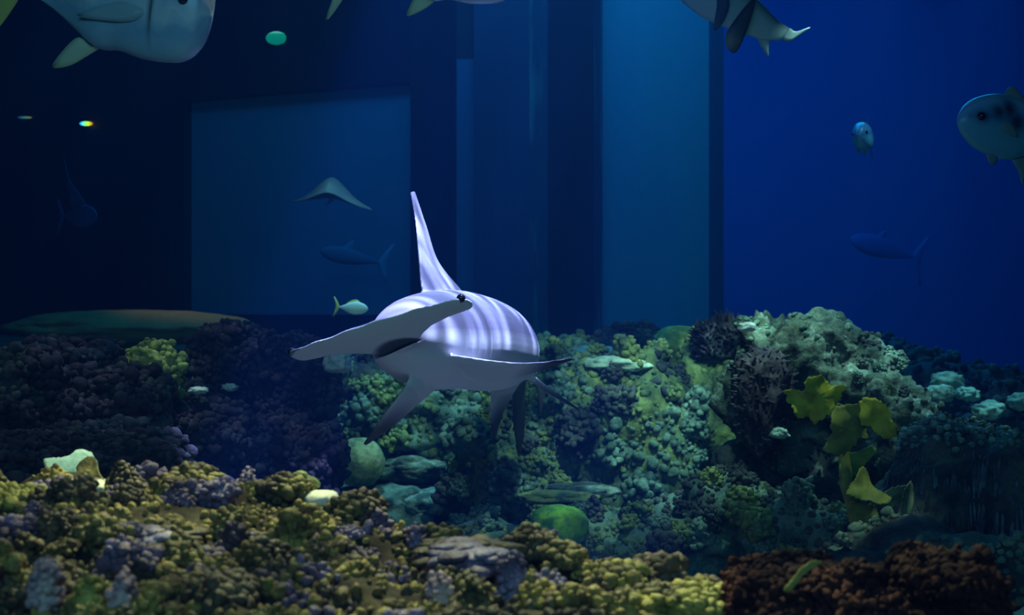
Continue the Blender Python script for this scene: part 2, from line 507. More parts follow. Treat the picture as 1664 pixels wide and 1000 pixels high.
def scatter(V, Fc, n, rad, seed, facing=-0.1, up=-0.3, mask=None, min_gap=1.15, region=None):
    """random seats on a surface that can be seen or look upward: (point, normal, radius)"""
    r = np.random.default_rng(seed)
    N, A = face_normals(V, Fc)
    C = V[Fc].mean(axis=1)
    view = C / np.maximum(np.linalg.norm(C, axis=1), 1e-9)[:, None]
    ok = (-(N * view).sum(1) > facing) & (N[:, 2] > up)
    if region is not None:
        ok &= region(C)
    idx = np.where(ok)[0]
    if len(idx) == 0: return []
    w = A[idx] / A[idx].sum()
    pick = r.choice(idx, size=n * 4, p=w)
    bc = r.random((n * 4, 2))
    fl = bc.sum(1) > 1
    bc[fl] = 1 - bc[fl]
    P = V[Fc[pick, 0]] + (V[Fc[pick, 1]] - V[Fc[pick, 0]]) * bc[:, :1] + (V[Fc[pick, 2]] - V[Fc[pick, 0]]) * bc[:, 1:]
    res, grid = [], {}
    cell = rad[1] * 2 * min_gap
    for p, nn in zip(P, N[pick]):
        if mask is not None:
            mv = mn.noise(Vector(p) * mask[0] + Vector((seed * 5.1, 2.2, 9.9)))
            if mv < mask[1]: continue
        rr = rad[0] + (rad[1] - rad[0]) * r.random() ** 1.7
        key = tuple((p // cell).astype(int))
        bad = False
        for dx in (-1, 0, 1):
            for dy in (-1, 0, 1):
                for dz in (-1, 0, 1):
                    for (q, qr) in grid.get((key[0] + dx, key[1] + dy, key[2] + dz), ()):
                        if ((p - q) ** 2).sum() < ((rr + qr) * min_gap * .75) ** 2:
                            bad = True; break
                    if bad: break
                if bad: break
            if bad: break
        if bad: continue
        grid.setdefault(key, []).append((p, rr))
        res.append((p, nn, rr))
        if len(res) >= n: break
    return res

def knob_mesh(seats, sub, seed, lift=0.22, stretch=(0.7, 1.15), lump=0.18, lean_up=0.35, spike=0.0, flat=1.0):
    """rounded coral knobs, each a lumpy bead standing along the surface normal"""
    r = np.random.default_rng(seed)
    V0, F0 = ICO[sub]
    VV, FF, n0 = [], [], 0
    for p, nn, rr in seats:
        d = nn + np.array([0, 0, lean_up]) + r.normal(0, .18, 3)
        d /= np.linalg.norm(d)
        a = np.cross(d, [0.31, 0.9, 0.2]); a /= np.linalg.norm(a)
        b = np.cross(d, a)
        h = r.uniform(*stretch)
        wx, wy = r.uniform(.8, 1.2) * flat, r.uniform(.8, 1.2) * flat
        ph = r.uniform(0, 6.28, 3)
        k = 1 + lump * (np.sin(V0[:, 0] * 3.1 + ph[0]) * np.sin(V0[:, 1] * 2.7 + ph[1]) + .5 * np.sin(V0[:, 2] * 5 + ph[2]))
        L = V0 * k[:, None] * rr
        z = L[:, 2] * h
        taper = np.ones(len(L))
        if spike:
            taper = np.clip(1 - spike * (V0[:, 2] * .5 + .5), .08, 1)
        W = p + d * (lift * rr * h) + a * (L[:, 0] * wx * taper)[:, None] + b * (L[:, 1] * wy * taper)[:, None] + d * z[:, None]
        VV.append(W); FF.append(F0 + n0); n0 += len(W)
    if not VV: return np.zeros((0, 3)), np.zeros((0, 3), int)
    return np.vstack(VV), np.vstack(FF)

def crust(parent, seats, n_groups, mats, sub, seed, name='knobby_crust', **kw):
    """the seats shared out among nearest centres: each clump of knobs is one part of the rock"""
    if not seats: return
    r = np.random.default_rng(seed)
    P = np.array([s[0] for s in seats])
    ctr = P[r.choice(len(P), size=min(n_groups, len(P)), replace=False)]
    own = ((P[:, None, :] - ctr[None]) ** 2).sum(2).argmin(1)
    for g in range(len(ctr)):
        ss = [seats[i] for i in np.where(own == g)[0]]
        if not ss: continue
        V, Fc = knob_mesh(ss, sub, seed * 100 + g, **kw)
        mesh_obj(name, V, Fc, mats[int(r.integers(len(mats)))], parent)

def pxregion(x0, x1, y0, y1):
    def f(C):
        px = 832 + C[:, 0] / C[:, 1] * F
        py = 500 - C[:, 2] / C[:, 1] * F
        return (px > x0) & (px < x1) & (py > y0) & (py < y1)
    return f

def lobes(parent, V, Fc, n, rad, mats, seed, reg=None, sub=2, mask=None):
    """bigger lobes of coral, each studded with its own knobs and each a part of the ledge"""
    seats = scatter(V, Fc, n, rad, seed, facing=-.3, up=-.6 if reg is None else -.1, min_gap=.85, region=pxregion(*reg) if reg else None, mask=mask)
    r = np.random.default_rng(seed + 1)
    for k, st_ in enumerate(seats):
        V1, F1 = knob_mesh([st_], 3, seed * 50 + k, lift=.15, stretch=(.8, 1.3), lump=.3, lean_up=1.0)
        rr = st_[2]
        ss = scatter(V1, F1, 46, (rr * .18, rr * .36), seed * 9 + k, facing=-.6, up=-.4, min_gap=.95)
        V2, F2 = knob_mesh(ss, sub, seed * 70 + k, lift=.25, stretch=(.8, 1.3), lean_up=.4)
        mesh_obj('coral_lobe', np.vstack([V1, V2]), np.vstack([F1, F2 + len(V1)]), mats[int(r.integers(len(mats)))], parent)
def boulder(name, label, cat, px, py, Y, rx, ry, depth, mat, seed, sub=5, amp=.22, freq=1.6, ridged=0.0, dome=.85,
            group=None, knobs=None, pinch=0.0):
    c = at(px, py, Y)
    s = Y / F
    V, Fc = rock_verts(c, (rx * s, depth, ry * s), sub, amp, freq, seed, ridged, dome=dome, pinch=pinch)
    o = mesh_obj(name, V, Fc, mat, origin=c)
    prop(o, label, cat, group)
    for kn in (knobs or []):
        kn = dict(kn)
        if kn.get('lobe'):
            lobes(o, V, Fc, kn['n'], kn['rad'], [M[m] for m in kn['mats']], seed + 40, kn.get('reg'), mask=kn.get('mask'))
            continue
        n, rad, groups, mats = kn.pop('n'), kn.pop('rad'), kn.pop('groups'), kn.pop('mats')
        sc = {k: kn.pop(k) for k in ('facing', 'up', 'mask', 'min_gap', 'region') if k in kn}
        seats = scatter(V, Fc, n, rad, seed + kn.pop('seed', 0), **sc)
        crust(o, seats, groups, [M[m] for m in mats], kn.pop('sub', 2), seed, **kn)
    return o, V, Fc

# ------------------------------------------------------------------ far reef and rocks on the right
far = [
    (1440, 620, 10.6, 120, 62, .5, 'rock_dark', 31, 'dim blue reef hump fading into the water behind the big pale-patched rock'),
    (1560, 655, 10.0, 130, 60, .5, 'rock_dark', 32, 'low dim reef behind the pale rounded corals at the right edge'),
    (1345, 600, 11.2, 120, 60, .5, 'rock_dark', 33, 'faint far reef ridge showing just above the big rock on its right slope'),
    (1660, 690, 9.4, 90, 70, .4, 'rock_dark', 34, 'dark reef lump at the right edge under the lone pale coral'),
]
for px, py, Y, rx, ry, d, m, sd, lab in far:
    boulder('reef_rock', lab, 'rock', px, py, Y, rx, ry, d, M[m], sd, 4, .3, 2.0,
            knobs=[dict(n=160, rad=(.02, .05), groups=3, mats=['mix_dark'], sub=1)])
pale = [
    (1540, 622, 8.9, 26, 17, 41, 'pale teal rounded coral, largest of those on the dim reef at right'),
    (1528, 640, 8.6, 20, 14, 42, 'pale teal coral just below the largest one on the dim reef at right'),
    (1572, 641, 8.7, 18, 11, 43, 'small dull teal coral right of the largest pale coral'),
    (1606, 668, 8.5, 24, 15, 44, 'dim teal coral dome between the pale corals and the right edge'),
    (1660, 652, 8.6, 20, 14, 45, 'lone pale teal coral cut off by the right edge'),
]
for px, py, Y, rx, ry, sd, lab in pale:
    boulder('boulder_coral', lab, 'coral', px, py, Y, rx, ry, .08, M['far_pale'], sd, 4, .3, 2.2)

# small mounds behind the shark on the centre ridge
boulder('reef_rock', 'low olive reef mound directly behind the shark at the foot of the pillar', 'rock', 912, 592, 9.9, 62, 42, .3, M['mix_green'], 51, 5, .3, 2.0,
        knobs=[dict(n=160, rad=(.014, .036), groups=4, mats=['mix_green', 'mix_teal'])])
boulder('reef_rock', 'dark green reef mound below the bright teal panel', 'rock', 1035, 580, 10.0, 74, 48, .3, M['mix_dark'], 52, 5, .3, 2.2,
        knobs=[dict(n=240, rad=(.014, .038), groups=4, mats=['mix_dark', 'mix_dark', 'mix_teal'])])
boulder('coral_plate', 'pale flat coral lying between the two mounds at the foot of the pillar', 'coral', 965, 573, 9.6, 36, 11, .12, M['pale_plate'], 53, 4, .2, 2.0)

# ------------------------------------------------------------------ central boulder and companions
boulder('reef_boulder', 'large rounded boulder crusted with green knobby coral, right of the shark', 'rock',
        988, 745, 8.7, 152, 172, .5, M['mix_green'], 61, 6, .15, 1.7, .2, .8,
        knobs=[dict(lobe=True, n=46, rad=(.05, .12), mats=['mix_green', 'mix_green', 'mix_teal', 'mix_dark']),
               dict(n=260, up=-.85, rad=(.014, .044), groups=12, mats=['mix_green', 'mix_green', 'mix_teal', 'mix_dark'], mask=(2.4, -.12)),
               dict(n=700, up=-.85, rad=(.010, .022), groups=8, mats=['mix_green', 'mix_dark', 'mix_teal'], mask=(3.0, -.2), seed=3)])
boulder('reef_boulder', 'knobby boulder shoulder under the tail of the shark', 'rock', 850, 785, 8.5, 108, 118, .4, M['mix_green'], 62, 5, .26, 1.8, .2, .85,
        knobs=[dict(lobe=True, n=34, rad=(.05, .11), mats=['mix_green', 'mix_green', 'mix_teal', 'mix_dark']),
               dict(n=260, rad=(.014, .036), groups=6, mats=['mix_green', 'mix_teal', 'mix_dark'], mask=(2.4, -.15)),
               dict(n=400, rad=(.010, .022), groups=5, mats=['mix_green', 'mix_teal'], mask=(3.0, -.15), seed=5)])
boulder('reef_boulder', 'low mossy rock behind the hanging fins of the shark', 'rock', 740, 690, 9.2, 120, 68, .4, M['mix_teal'], 63, 5, .3, 2.0, .2,
        knobs=[dict(lobe=True, n=26, rad=(.05, .11), mats=['mix_green', 'mix_green', 'mix_teal', 'mix_dark']),
               dict(n=220, rad=(.014, .036), groups=5, mats=['mix_green', 'mix_teal', 'mix_dark'], mask=(2.4, -.15))])
boulder('reef_rock', 'shadowy green rock behind the throat of the shark', 'rock', 610, 655, 9.4, 100, 72, .4, M['mix_dark'], 64, 5, .3, 2.0, .2,
        knobs=[dict(lobe=True, n=22, rad=(.05, .11), mats=['mix_green', 'mix_green', 'mix_teal', 'mix_dark']),
               dict(n=200, rad=(.014, .036), groups=4, mats=['mix_teal', 'mix_dark', 'mix_green'], mask=(2.4, -.2))])
boulder('coral_plate', 'pale teal coral cap on top of the large rounded boulder', 'coral', 1003, 592, 8.5, 54, 13, .16, M['pale_plate'], 65, 4, .2, 2.0)
boulder('dome_coral', 'olive dome coral with a bright yellow side, behind the large rounded boulder', 'coral', 1106, 584, 9.8, 58, 54, .22, M['dome_yellow'], 66, 5, .14, 1.5, 0, .9)
boulder('reef_rock', 'tall mottled rock between the large rounded boulder and the big pale-patched rock', 'rock', 1165, 655, 9.0, 68, 124, .3, M['mix_green'], 67, 6, .2, 1.8, .25, .75,
        knobs=[dict(n=120, rad=(.012, .034), groups=3, mats=['mix_dark', 'mix_green'], mask=(2.4, .05))])
boulder('spiky_coral', 'dark spiky coral crown on top of the tall mottled rock', 'coral', 1172, 553, 8.8, 42, 32, .16, M['knob_dark'], 68, 4, .3, 2.0,
        knobs=[dict(n=300, rad=(.012, .024), groups=3, mats=['knob_dark', 'soft_dark'], stretch=(1.6, 2.6), spike=.85, sub=2, facing=-.5, min_gap=.8, lift=.35, name='spiky_tuft')])
boulder('reef_rock', 'dark furrowed rock slab leaning beside the yellow leafy coral', 'rock', 1238, 655, 7.3, 42, 92, .2, M['soft_dark'], 69, 5, .24, 2.0, .4, .85, pinch=-.3,
        knobs=[dict(n=220, rad=(.008, .016), groups=3, mats=['soft_dark', 'knob_dark'], stretch=(1.5, 2.6), spike=.7, name='spiky_tuft')])

# big rock on the right: silhouette built from three masses, one closed mesh grown from them
def merged_rock(name, label, blobs, mat, seed, voxel, amp, freq, knobs=()):
    allV, allF, n0 = [], [], 0
    for i, (px, py, Y, rx, ry, d) in enumerate(blobs):
        s = Y / F
        V, Fc = rock_verts(at(px, py, Y), (rx * s, d, ry * s), 4, .12, 1.5, seed + i, dome=.9)
        allV.append(V); allF.append(Fc + n0); n0 += len(V)
    o = mesh_obj(name, np.vstack(allV), np.vstack(allF), mat, origin=at(*blobs[0][:3]))
    md = o.modifiers.new('r', 'REMESH'); md.mode = 'VOXEL'; md.voxel_size = voxel
    sm = o.modifiers.new('s', 'SMOOTH'); sm.iterations = 6; sm.factor = .5
    bpy.context.view_layer.update()
    ev = o.evaluated_get(bpy.context.evaluated_depsgraph_get())
    me = bpy.data.meshes.new_from_object(ev)
    o.modifiers.clear()
    old = o.data; o.data = me; bpy.data.meshes.remove(old)
    off = Vector((seed * 3.3, seed * 1.7, 0))
    nrm_ = [v.normal.copy() for v in me.vertices]
    loc = o.location
    for v, nn in zip(me.vertices, nrm_):
        w = v.co + loc
        h = amp * (fbm(w * freq + off, 6, .58) - .9 * abs(mn.noise(w * freq * 1.6 - off)))
        v.co += nn * h
    bm = bmesh.new(); bm.from_mesh(me)
    bmesh.ops.triangulate(bm, faces=bm.faces)
    bm.to_mesh(me); bm.free()
    me.polygons.foreach_set('use_smooth', [True] * len(me.polygons))
    me.materials.clear(); me.materials.append(mat)
    prop(o, label, 'rock')
    V = np.array([(v.co + loc)[:] for v in me.vertices])
    Fc = np.array([p.vertices[:] for p in me.polygons])
    for kn in knobs:
        kn = dict(kn)
        if kn.get('lobe'):
            lobes(o, V, Fc, kn['n'], kn['rad'], [M[m] for m in kn['mats']], seed + 40, kn.get('reg'), mask=kn.get('mask'))
            continue
        n, rad, groups, mats = kn.pop('n'), kn.pop('rad'), kn.pop('groups'), kn.pop('mats')
        sc = {k: kn.pop(k) for k in ('facing', 'up', 'mask', 'min_gap', 'region') if k in kn}
        seats = scatter(V, Fc, n, rad, seed + kn.pop('seed', 0), **sc)
        crust(o, seats, groups, [M[m] for m in mats], kn.pop('sub', 2), seed, **kn)
    return o

merged_rock('reef_boulder', 'big rock with pale patches and dark hollows sloping down to the right', [
    (1290, 640, 7.6, 110, 125, .4), (1380, 680, 7.5, 100, 120, .4), (1245, 560, 7.7, 60, 50, .3),
    (1330, 570, 7.8, 80, 48, .3), (1430, 680, 7.3, 70, 80, .35), (1480, 730, 7.2, 70, 75, .35)],
    M['rock_pale'], 71, .022, .12, 3.6,
    knobs=[dict(lobe=True, n=14, rad=(.03, .06), mats=['mix_dark', 'mix_dark', 'mix_teal'], mask=(2.0, .0), reg=(1200, 1500, 575, 800)),
           dict(n=240, rad=(.010, .024), groups=5, mats=['mix_dark', 'mix_teal'], mask=(3.0, .05))])
merged_rock('reef_slope', 'dark furrowed slope falling away at the right edge', [
    (1570, 790, 6.5, 120, 110, .4), (1650, 830, 6.3, 110, 120, .4), (1500, 830, 6.4, 80, 90, .35), (1560, 720, 6.8, 90, 40, .3)],
    M['mix_dark'], 72, .03, .05, 4.0,
    knobs=[dict(n=420, rad=(.005, .010), groups=8, mats=['whip', 'knob_dark', 'whip'], region=pxregion(1440, 1700, 715, 905), stretch=(8, 15), spike=.6, lean_up=-5, lift=.9, min_gap=.9, name='hanging_whip'),
           dict(n=160, rad=(.012, .026), groups=4, mats=['knob_teal', 'knob_olive'], region=pxregion(1440, 1700, 640, 730))])
merged_rock('reef_rock', 'dark overgrown rock left of the yellow leafy coral', [
    (1290, 750, 7.7, 90, 80, .3), (1345, 790, 7.5, 55, 110, .25), (1225, 775, 7.8, 70, 70, .3)],
    M['mix_dark'], 73, .03, .06, 3.5,
    knobs=[dict(n=260, rad=(.010, .020), groups=6, mats=['knob_dark', 'soft_dark', 'knob_dark'], region=pxregion(1230, 1420, 660, 900), stretch=(1.6, 2.6), spike=.8, name='spiky_tuft')])
merged_rock('reef_rubble', 'knobby rubble bank below the dark overgrown rock', [
    (1190, 850, 7.2, 90, 75, .3), (1280, 880, 6.9, 90, 70, .3), (1100, 890, 7.3, 90, 70, .3), (1370, 910, 6.6, 90, 60, .3)],
    M['mix_teal'], 74, .03, .07, 3.5,
    knobs=[dict(lobe=True, n=40, rad=(.04, .085), mats=['mix_teal', 'mix_dark', 'mix_green', 'mix_dark']),
           dict(n=400, rad=(.010, .024), groups=8, mats=['mix_teal', 'mix_green', 'mix_dark'], mask=(3.0, -.25))])
merged_rock('reef_rock', 'rough teal rock at the foot of the large rounded boulder', [
    (960, 890, 7.3, 85, 66, .3), (1030, 910, 7.1, 75, 60, .3), (800, 890, 7.4, 85, 46, .3)],
    M['mix_teal'], 75, .03, .07, 3.5,
    knobs=[dict(lobe=True, n=24, rad=(.04, .085), mats=['mix_teal', 'mix_dark', 'mix_green']),
           dict(n=220, rad=(.010, .024), groups=5, mats=['mix_teal', 'mix_dark', 'mix_green'], mask=(3.0, -.2))])
merged_rock('reef_rock', 'dim reef base filling the lower right behind the red coral', [
    (1480, 900, 5.4, 100, 50, .3), (1600, 930, 5.2, 120, 60, .3), (1400, 940, 5.2, 90, 50, .3)],
    M['mix_dark'], 76, .03, .05, 3.5,
    knobs=[dict(n=240, rad=(.012, .026), groups=6, mats=['mix_teal', 'mix_dark'], mask=(3.0, -.2))])

boulder('green_boulder', 'smooth green round boulder under a thin ledge at the foot of the large rounded boulder', 'rock', 908, 855, 6.95, 48, 34, .16, M['green_boulder'], 77, 5, .07, 1.4, 0, .85)
boulder('rock_ledge', 'thin grey-green ledge lying over the smooth green boulder', 'rock', 905, 808, 7.3, 62, 9, .14, M['mix_green'], 78, 4, .25, 1.8)
boulder('rock_slab', 'pale thin slab above the green boulder ledge', 'rock', 950, 797, 7.6, 60, 9, .22, M['rock_pale'], 79, 4, .25, 2.0)
boulder('reef_rock', 'sandy rock under the ball coral and the pale slab', 'rock', 610, 838, 8.7, 105, 52, .35, M['mix_teal'], 87, 5, .25, 1.8, .2)
boulder('brain_coral', 'round pale olive ball coral on the rock below the fin of the shark', 'coral', 585, 752, 8.5, 40, 41, .155, M['brain'], 80, 5, .04, 2.5, 0, 1.0)
boulder('rock_slab', 'pale teal slab right of the ball coral', 'rock', 668, 762, 8.9, 60, 22, .28, M['rock_pale'], 81, 5, .25, 1.8)
boulder('rock_slab', 'low teal stone at the right side of the sandy channel', 'rock', 704, 815, 8.6, 54, 22, .22, M['rock_teal'], 82, 4, .25, 1.8)
boulder('rock_slab', 'small sunken stone in the sandy channel below the ball coral', 'rock', 640, 868, 8.0, 40, 14, .15, M['rock_teal'], 83, 4, .25, 1.8)
boulder('white_stone', 'bluish white stone below the yellow leafy coral', 'rock', 1424, 880, 5.75, 18, 15, .05, M['pale_plate'], 84, 4, .2, 1.8)
boulder('white_stone', 'bluish white stone on the rock left of the yellow leafy coral', 'rock', 1266, 704, 7.1, 15, 9, .05, M['far_pale'], 85, 4, .3, 1.8, pinch=.3)
boulder('white_stone', 'white stone on the peak of the big pale-patched rock', 'rock', 1214, 532, 7.35, 15, 8, .05, M['white_shell'], 86, 4, .2, 1.8)

# ------------------------------------------------------------------ dark soft-coral mounds on the left
left = [
    (30, 665, 5.6, 105, 92, .35, 91, 'dark plum coral mound cut off by the left edge', .9),
    (105, 612, 6.2, 90, 56, .3, 92, 'dark coral mound with a domed top near the left edge, under the brown sand', .9),
    (372, 600, 7.4, 66, 74, .3, 94, 'tallest dark plum coral mound, left of the hammer-shaped head', .9),
    (478, 630, 7.2, 66, 84, .3, 95, 'dark plum coral mound directly below the left tip of the hammer-shaped head', .9),
    (190, 660, 5.9, 80, 60, .3, 96, 'shadowy coral mound in front of the yellow-green boulder', .9),
    (290, 672, 6.9, 76, 44, .3, 97, 'dark coral mound with pale flecks below the tallest plum mound', .9),
    (330, 738, 6.6, 112, 72, .3, 98, 'broad dark coral mound rising behind the near reef crest', .9),
    (482, 745, 6.8, 78, 62, .3, 99, 'dark coral mound left of the ball coral', .9),
    (180, 752, 5.0, 110, 56, .3, 100, 'dark coral mound behind the pale coral plate', .9),
    (20, 770, 4.8, 110, 60, .3, 101, 'dark coral mound low at the left edge behind the near reef crest', .9),
]
for px, py, Y, rx, ry, d, sd, lab, dm in left:
    boulder('soft_coral_mound', lab, 'coral', px, py, Y, rx, ry, d, M['soft_dark'], sd, 5, .28, 2.0, .1, dm,
            knobs=[dict(n=420, rad=(.014, .034), groups=7, mats=['soft_dark', 'soft_dark', 'soft_dark', 'knob_dark', 'soft_spot'], sub=2, min_gap=.95, lean_up=.2)])
boulder('reef_rock', 'yellow-green boulder on the skyline left of the tallest plum mound', 'rock', 250, 605, 6.5, 42, 46, .18, M['soft_green'], 93, 5, .25, 2.0, .1, .85,
        knobs=[dict(n=90, rad=(.014, .03), groups=3, mats=['soft_green', 'knob_olive'], mask=(3, -.1))])
boulder('coral_plate', 'pale flat coral beside the yellow-green boulder', 'coral', 195, 583, 6.5, 34, 6, .12, M['pale_plate'], 102, 4, .2, 2)
boulder('coral_chip', 'small blue-white chip among the dark mounds, centre left', 'rock', 322, 635, 6.55, 15, 6, .04, M['pale_plate'], 103, 4, .3, 2)
boulder('coral_chip', 'small pale coral chip under the tallest plum mound', 'rock', 374, 630, 6.9, 13, 6, .04, M['pale_plate'], 104, 4, .3, 2)
boulder('reef_rock', 'pale lump behind the left tip of the hammer-shaped head', 'rock', 548, 590, 6.9, 22, 16, .1, M['pale_plate'], 105, 4, .25, 2)

merged_rock('reef_rock', 'dark reef base under the plum coral mounds at left, just above the near crest', [
    (60, 860, 5.6, 190, 110, .6), (230, 870, 6.0, 180, 110, .6), (400, 860, 6.9, 170, 100, .6), (480, 870, 7.0, 110, 100, .5)],
    M['soft_dark'], 88, .04, .06, 3.0)
sb_V, sb_F = rock_verts(at(215, 533, 11.2), (.95, .8, .15), 5, .12, 1.2, 111)
sbo = mesh_obj('sand_bank', sb_V, sb_F, M['brown_sand'], origin=at(215, 533, 11.2))
prop(sbo, 'low brown sand bank below the viewing window at far left', 'sand')

# ------------------------------------------------------------------ near reef ledge
crest_pts = [(-400, 800), (0, 800), (250, 803), (450, 808), (560, 822), (620, 852), (680, 884), (760, 902), (900, 912), (1000, 938), (1100, 968), (1200, 1010), (1350, 1070), (1700, 1150)]
cx_, cy_ = zip(*crest_pts)
def crest(px): return float(np.interp(px, cx_, cy_))
def crestY(px): return float(np.interp(px, [-400, 560, 760, 1700], [3.25, 3.2, 2.85, 2.6]))
gx = np.linspace(-260, 1330, 190)
gt = np.linspace(0, 1, 120)
LV = []
for t in gt:
    for px in gx:
        Yc = crestY(px)
        zc = (500 - crest(px)) / F * Yc
        # from far foot, over the crest, along the gently falling top, down the near face
        if t < .2:
            u = t / .2
            Y = Yc + .45 * (1 - u) ; z = zc - .55 * (1 - u) ** 1.6
        else:
            u = (t - .2) / .8
            Y = Yc - 1.15 * u
            z = zc - .045 * u - .16 * max(0, u - .55) ** 1.3
        X = (px - 832) / F * Yc
        p = Vector((X, Y, z))
        n = fbm(p * 3.2, 4, .5)
        p.z += .045 * n - .05 * abs(mn.noise(p * 6.0)) + .02
        LV.append(p[:])
nX = len(gx)
LF = []
for j in range(len(gt) - 1):
    for i in range(nX - 1):
        a, b, c, d = j * nX + i, j * nX + i + 1, (j + 1) * nX + i + 1, (j + 1) * nX + i
        LF += [[a, d, b], [b, d, c]]
# close it into a solid: skirt and bottom
top_n = len(LV)
rim = [i for i in range(nX)] + [j * nX + nX - 1 for j in range(1, len(gt))] + [(len(gt) - 1) * nX + i for i in range(nX - 2, -1, -1)] + [j * nX for j in range(len(gt) - 2, 0, -1)]
low = {}
for i in rim:
    low[i] = len(LV); LV.append((LV[i][0], LV[i][1], -1.55))
for k in range(len(rim)):
    a, b = rim[k], rim[(k + 1) % len(rim)]
    LF += [[a, b, low[b]], [a, low[b], low[a]]]
LVn, LFn = np.array(LV), np.array(LF)
ledge = mesh_obj('reef_ledge', LVn, LFn, M['rock_brown'], origin=at(500, 900, 2.7))
prop(ledge, 'near reef ledge crowded with olive knobs along the bottom of the photo', 'rock')
topF = LFn[(LFn < top_n).all(1)]
def ledge_knobs(n, rad, groups, mats, seed, reg, **kw):
    sc = {k: kw.pop(k) for k in ('mask', 'min_gap') if k in kw}
    seats = scatter(LVn, topF, n, rad, seed, facing=-.3, up=-.2, region=pxregion(*reg), **sc)
    crust(ledge, seats, groups, [M[m] for m in mats], 2, seed, **kw)
ledge_knobs(1500, (.005, .014), 14, ['mix_near', 'mix_near', 'mix_near_purple', 'knob_olive'], 201, (-260, 700, 740, 1200), mask=(5.0, -.35), lean_up=1.1, stretch=(.85, 1.6))
ledge_knobs(800, (.006, .017), 10, ['mix_near_purple', 'mix_near', 'knob_brown'], 202, (-260, 760, 850, 1300), mask=(4.0, -.1), lean_up=1.1, stretch=(.85, 1.6))
ledge_knobs(900, (.005, .014), 10, ['mix_near', 'knob_olive', 'mix_near', 'knob_brown'], 203, (640, 1300, 840, 1300), mask=(5.0, -.35), lean_up=1.1, stretch=(.85, 1.6))

LM = [M['mix_near'], M['mix_near'], M['knob_olive'], M['mix_near_purple'], M['mix_near_purple'], M['knob_brown']]
lobes(ledge, LVn, topF, 72, (.022, .048), LM, 301, (-100, 700, 780, 1060))
lobes(ledge, LVn, topF, 26, (.020, .040), LM, 302, (640, 1250, 850, 1060))

def knob_head(name, label, px, py, Y, rx, ry, depth, mat, kmats, seed, n=110, rad=(.009, .018), group=None, **kw):
    return boulder(name, label, 'coral', px, py, Y, rx, ry, depth, M[mat], seed, 4, .18, 1.8, 0, .9, group,
                   knobs=[dict(n=n, rad=rad, groups=kw.pop('groups', 3), mats=kmats, facing=-.4, min_gap=kw.pop('min_gap', .9), **kw)])
knob_head('knobby_coral', 'brown knobby coral head standing highest on the near crest at left', 312, 786, 3.15, 42, 24, .07, 'knob_brown', ['knob_brown', 'knob_olive'], 211)
knob_head('knobby_coral', 'olive knobby coral head left of the white shell on the near crest', 468, 796, 3.12, 38, 20, .07, 'knob_brown', ['knob_olive', 'knob_brown', 'knob_green'], 212)
knob_head('knobby_coral', 'dark knobby coral head right of the white shell', 588, 830, 3.05, 36, 26, .07, 'knob_brown', ['knob_brown', 'knob_green'], 213)
knob_head('knobby_coral', 'olive knobby coral head just right of the purple plates', 862, 888, 2.8, 36, 24, .06, 'knob_brown', ['knob_olive', 'knob_green', 'knob_brown'], 214)
knob_head('knobby_coral', 'pale brown knobby coral head right of the purple plates, second one along', 918, 912, 2.75, 32, 22, .06, 'knob_brown', ['knob_brown', 'knob_olive'], 215)
knob_head('knobby_coral', 'yellow knobby coral head below the round green boulder', 1008, 945, 2.7, 34, 22, .06, 'knob_olive', ['knob_yellow', 'knob_olive'], 216)
knob_head('knobby_coral', 'grey-brown rounded coral head behind the yellow one near the bottom centre', 1070, 934, 2.78, 36, 22, .06, 'knob_brown', ['knob_dark', 'knob_brown'], 217, rad=(.012, .022))
knob_head('knobby_coral', 'broad yellow knobby coral at the bottom edge beside the red coral', 1092, 985, 2.55, 76, 26, .09, 'knob_yellow', ['knob_yellow', 'knob_olive', 'knob_purple', 'knob_yellow'], 218, n=200, groups=6)
knob_head('knobby_coral', 'yellow-brown knobby coral on the ledge between the yellow coral and the red coral', 1150, 962, 2.7, 30, 16, .06, 'knob_olive', ['knob_yellow', 'knob_brown'], 219)
knob_head('knobby_coral', 'olive knobby coral clump at the lower left edge', 30, 820, 3.0, 56, 22, .08, 'knob_olive', ['knob_olive', 'knob_yellow'], 220, n=130)
knob_head('knobby_coral', 'brown knobby coral clump low in the corner at bottom left', 40, 900, 2.62, 60, 26, .07, 'knob_brown', ['knob_brown', 'knob_olive'], 221, n=130)
knob_head('knobby_coral', 'dark knobby coral lump at the bottom edge, right of the stalks', 350, 972, 2.35, 60, 30, .07, 'knob_brown', ['knob_dark', 'knob_brown'], 222, n=130)
knob_head('plate_coral', 'purple coral of stacked rounded plates on the near ledge, bottom centre', 762, 912, 2.72, 84, 26, .10, 'knob_purple', ['knob_purple', 'knob_purple', 'knob_brown'], 223, n=70, rad=(.014, .024), groups=4, stretch=(.35, .55), flat=1.35, lean_up=1.5, min_gap=.7)
knob_head('plate_coral', 'lilac-topped coral plates in the middle of the near ledge at left', 250, 878, 2.68, 66, 16, .07, 'knob_purple', ['knob_purple', 'knob_brown'], 224, n=50, rad=(.014, .024), groups=3, stretch=(.35, .55), flat=1.35, lean_up=1.5, min_gap=.7)
boulder('shell', 'smooth white shell dome on the near crest', 'shell', 522, 812, 3.1, 28, 15, .05, M['white_shell'], 225, 4, .05, 1.5)
boulder('dome_coral', 'pale yellow-white dome on the near crest under the pale plate', 'coral', 135, 795, 3.12, 48, 16, .07, M['pale_plate'], 226, 4, .12, 1.6)

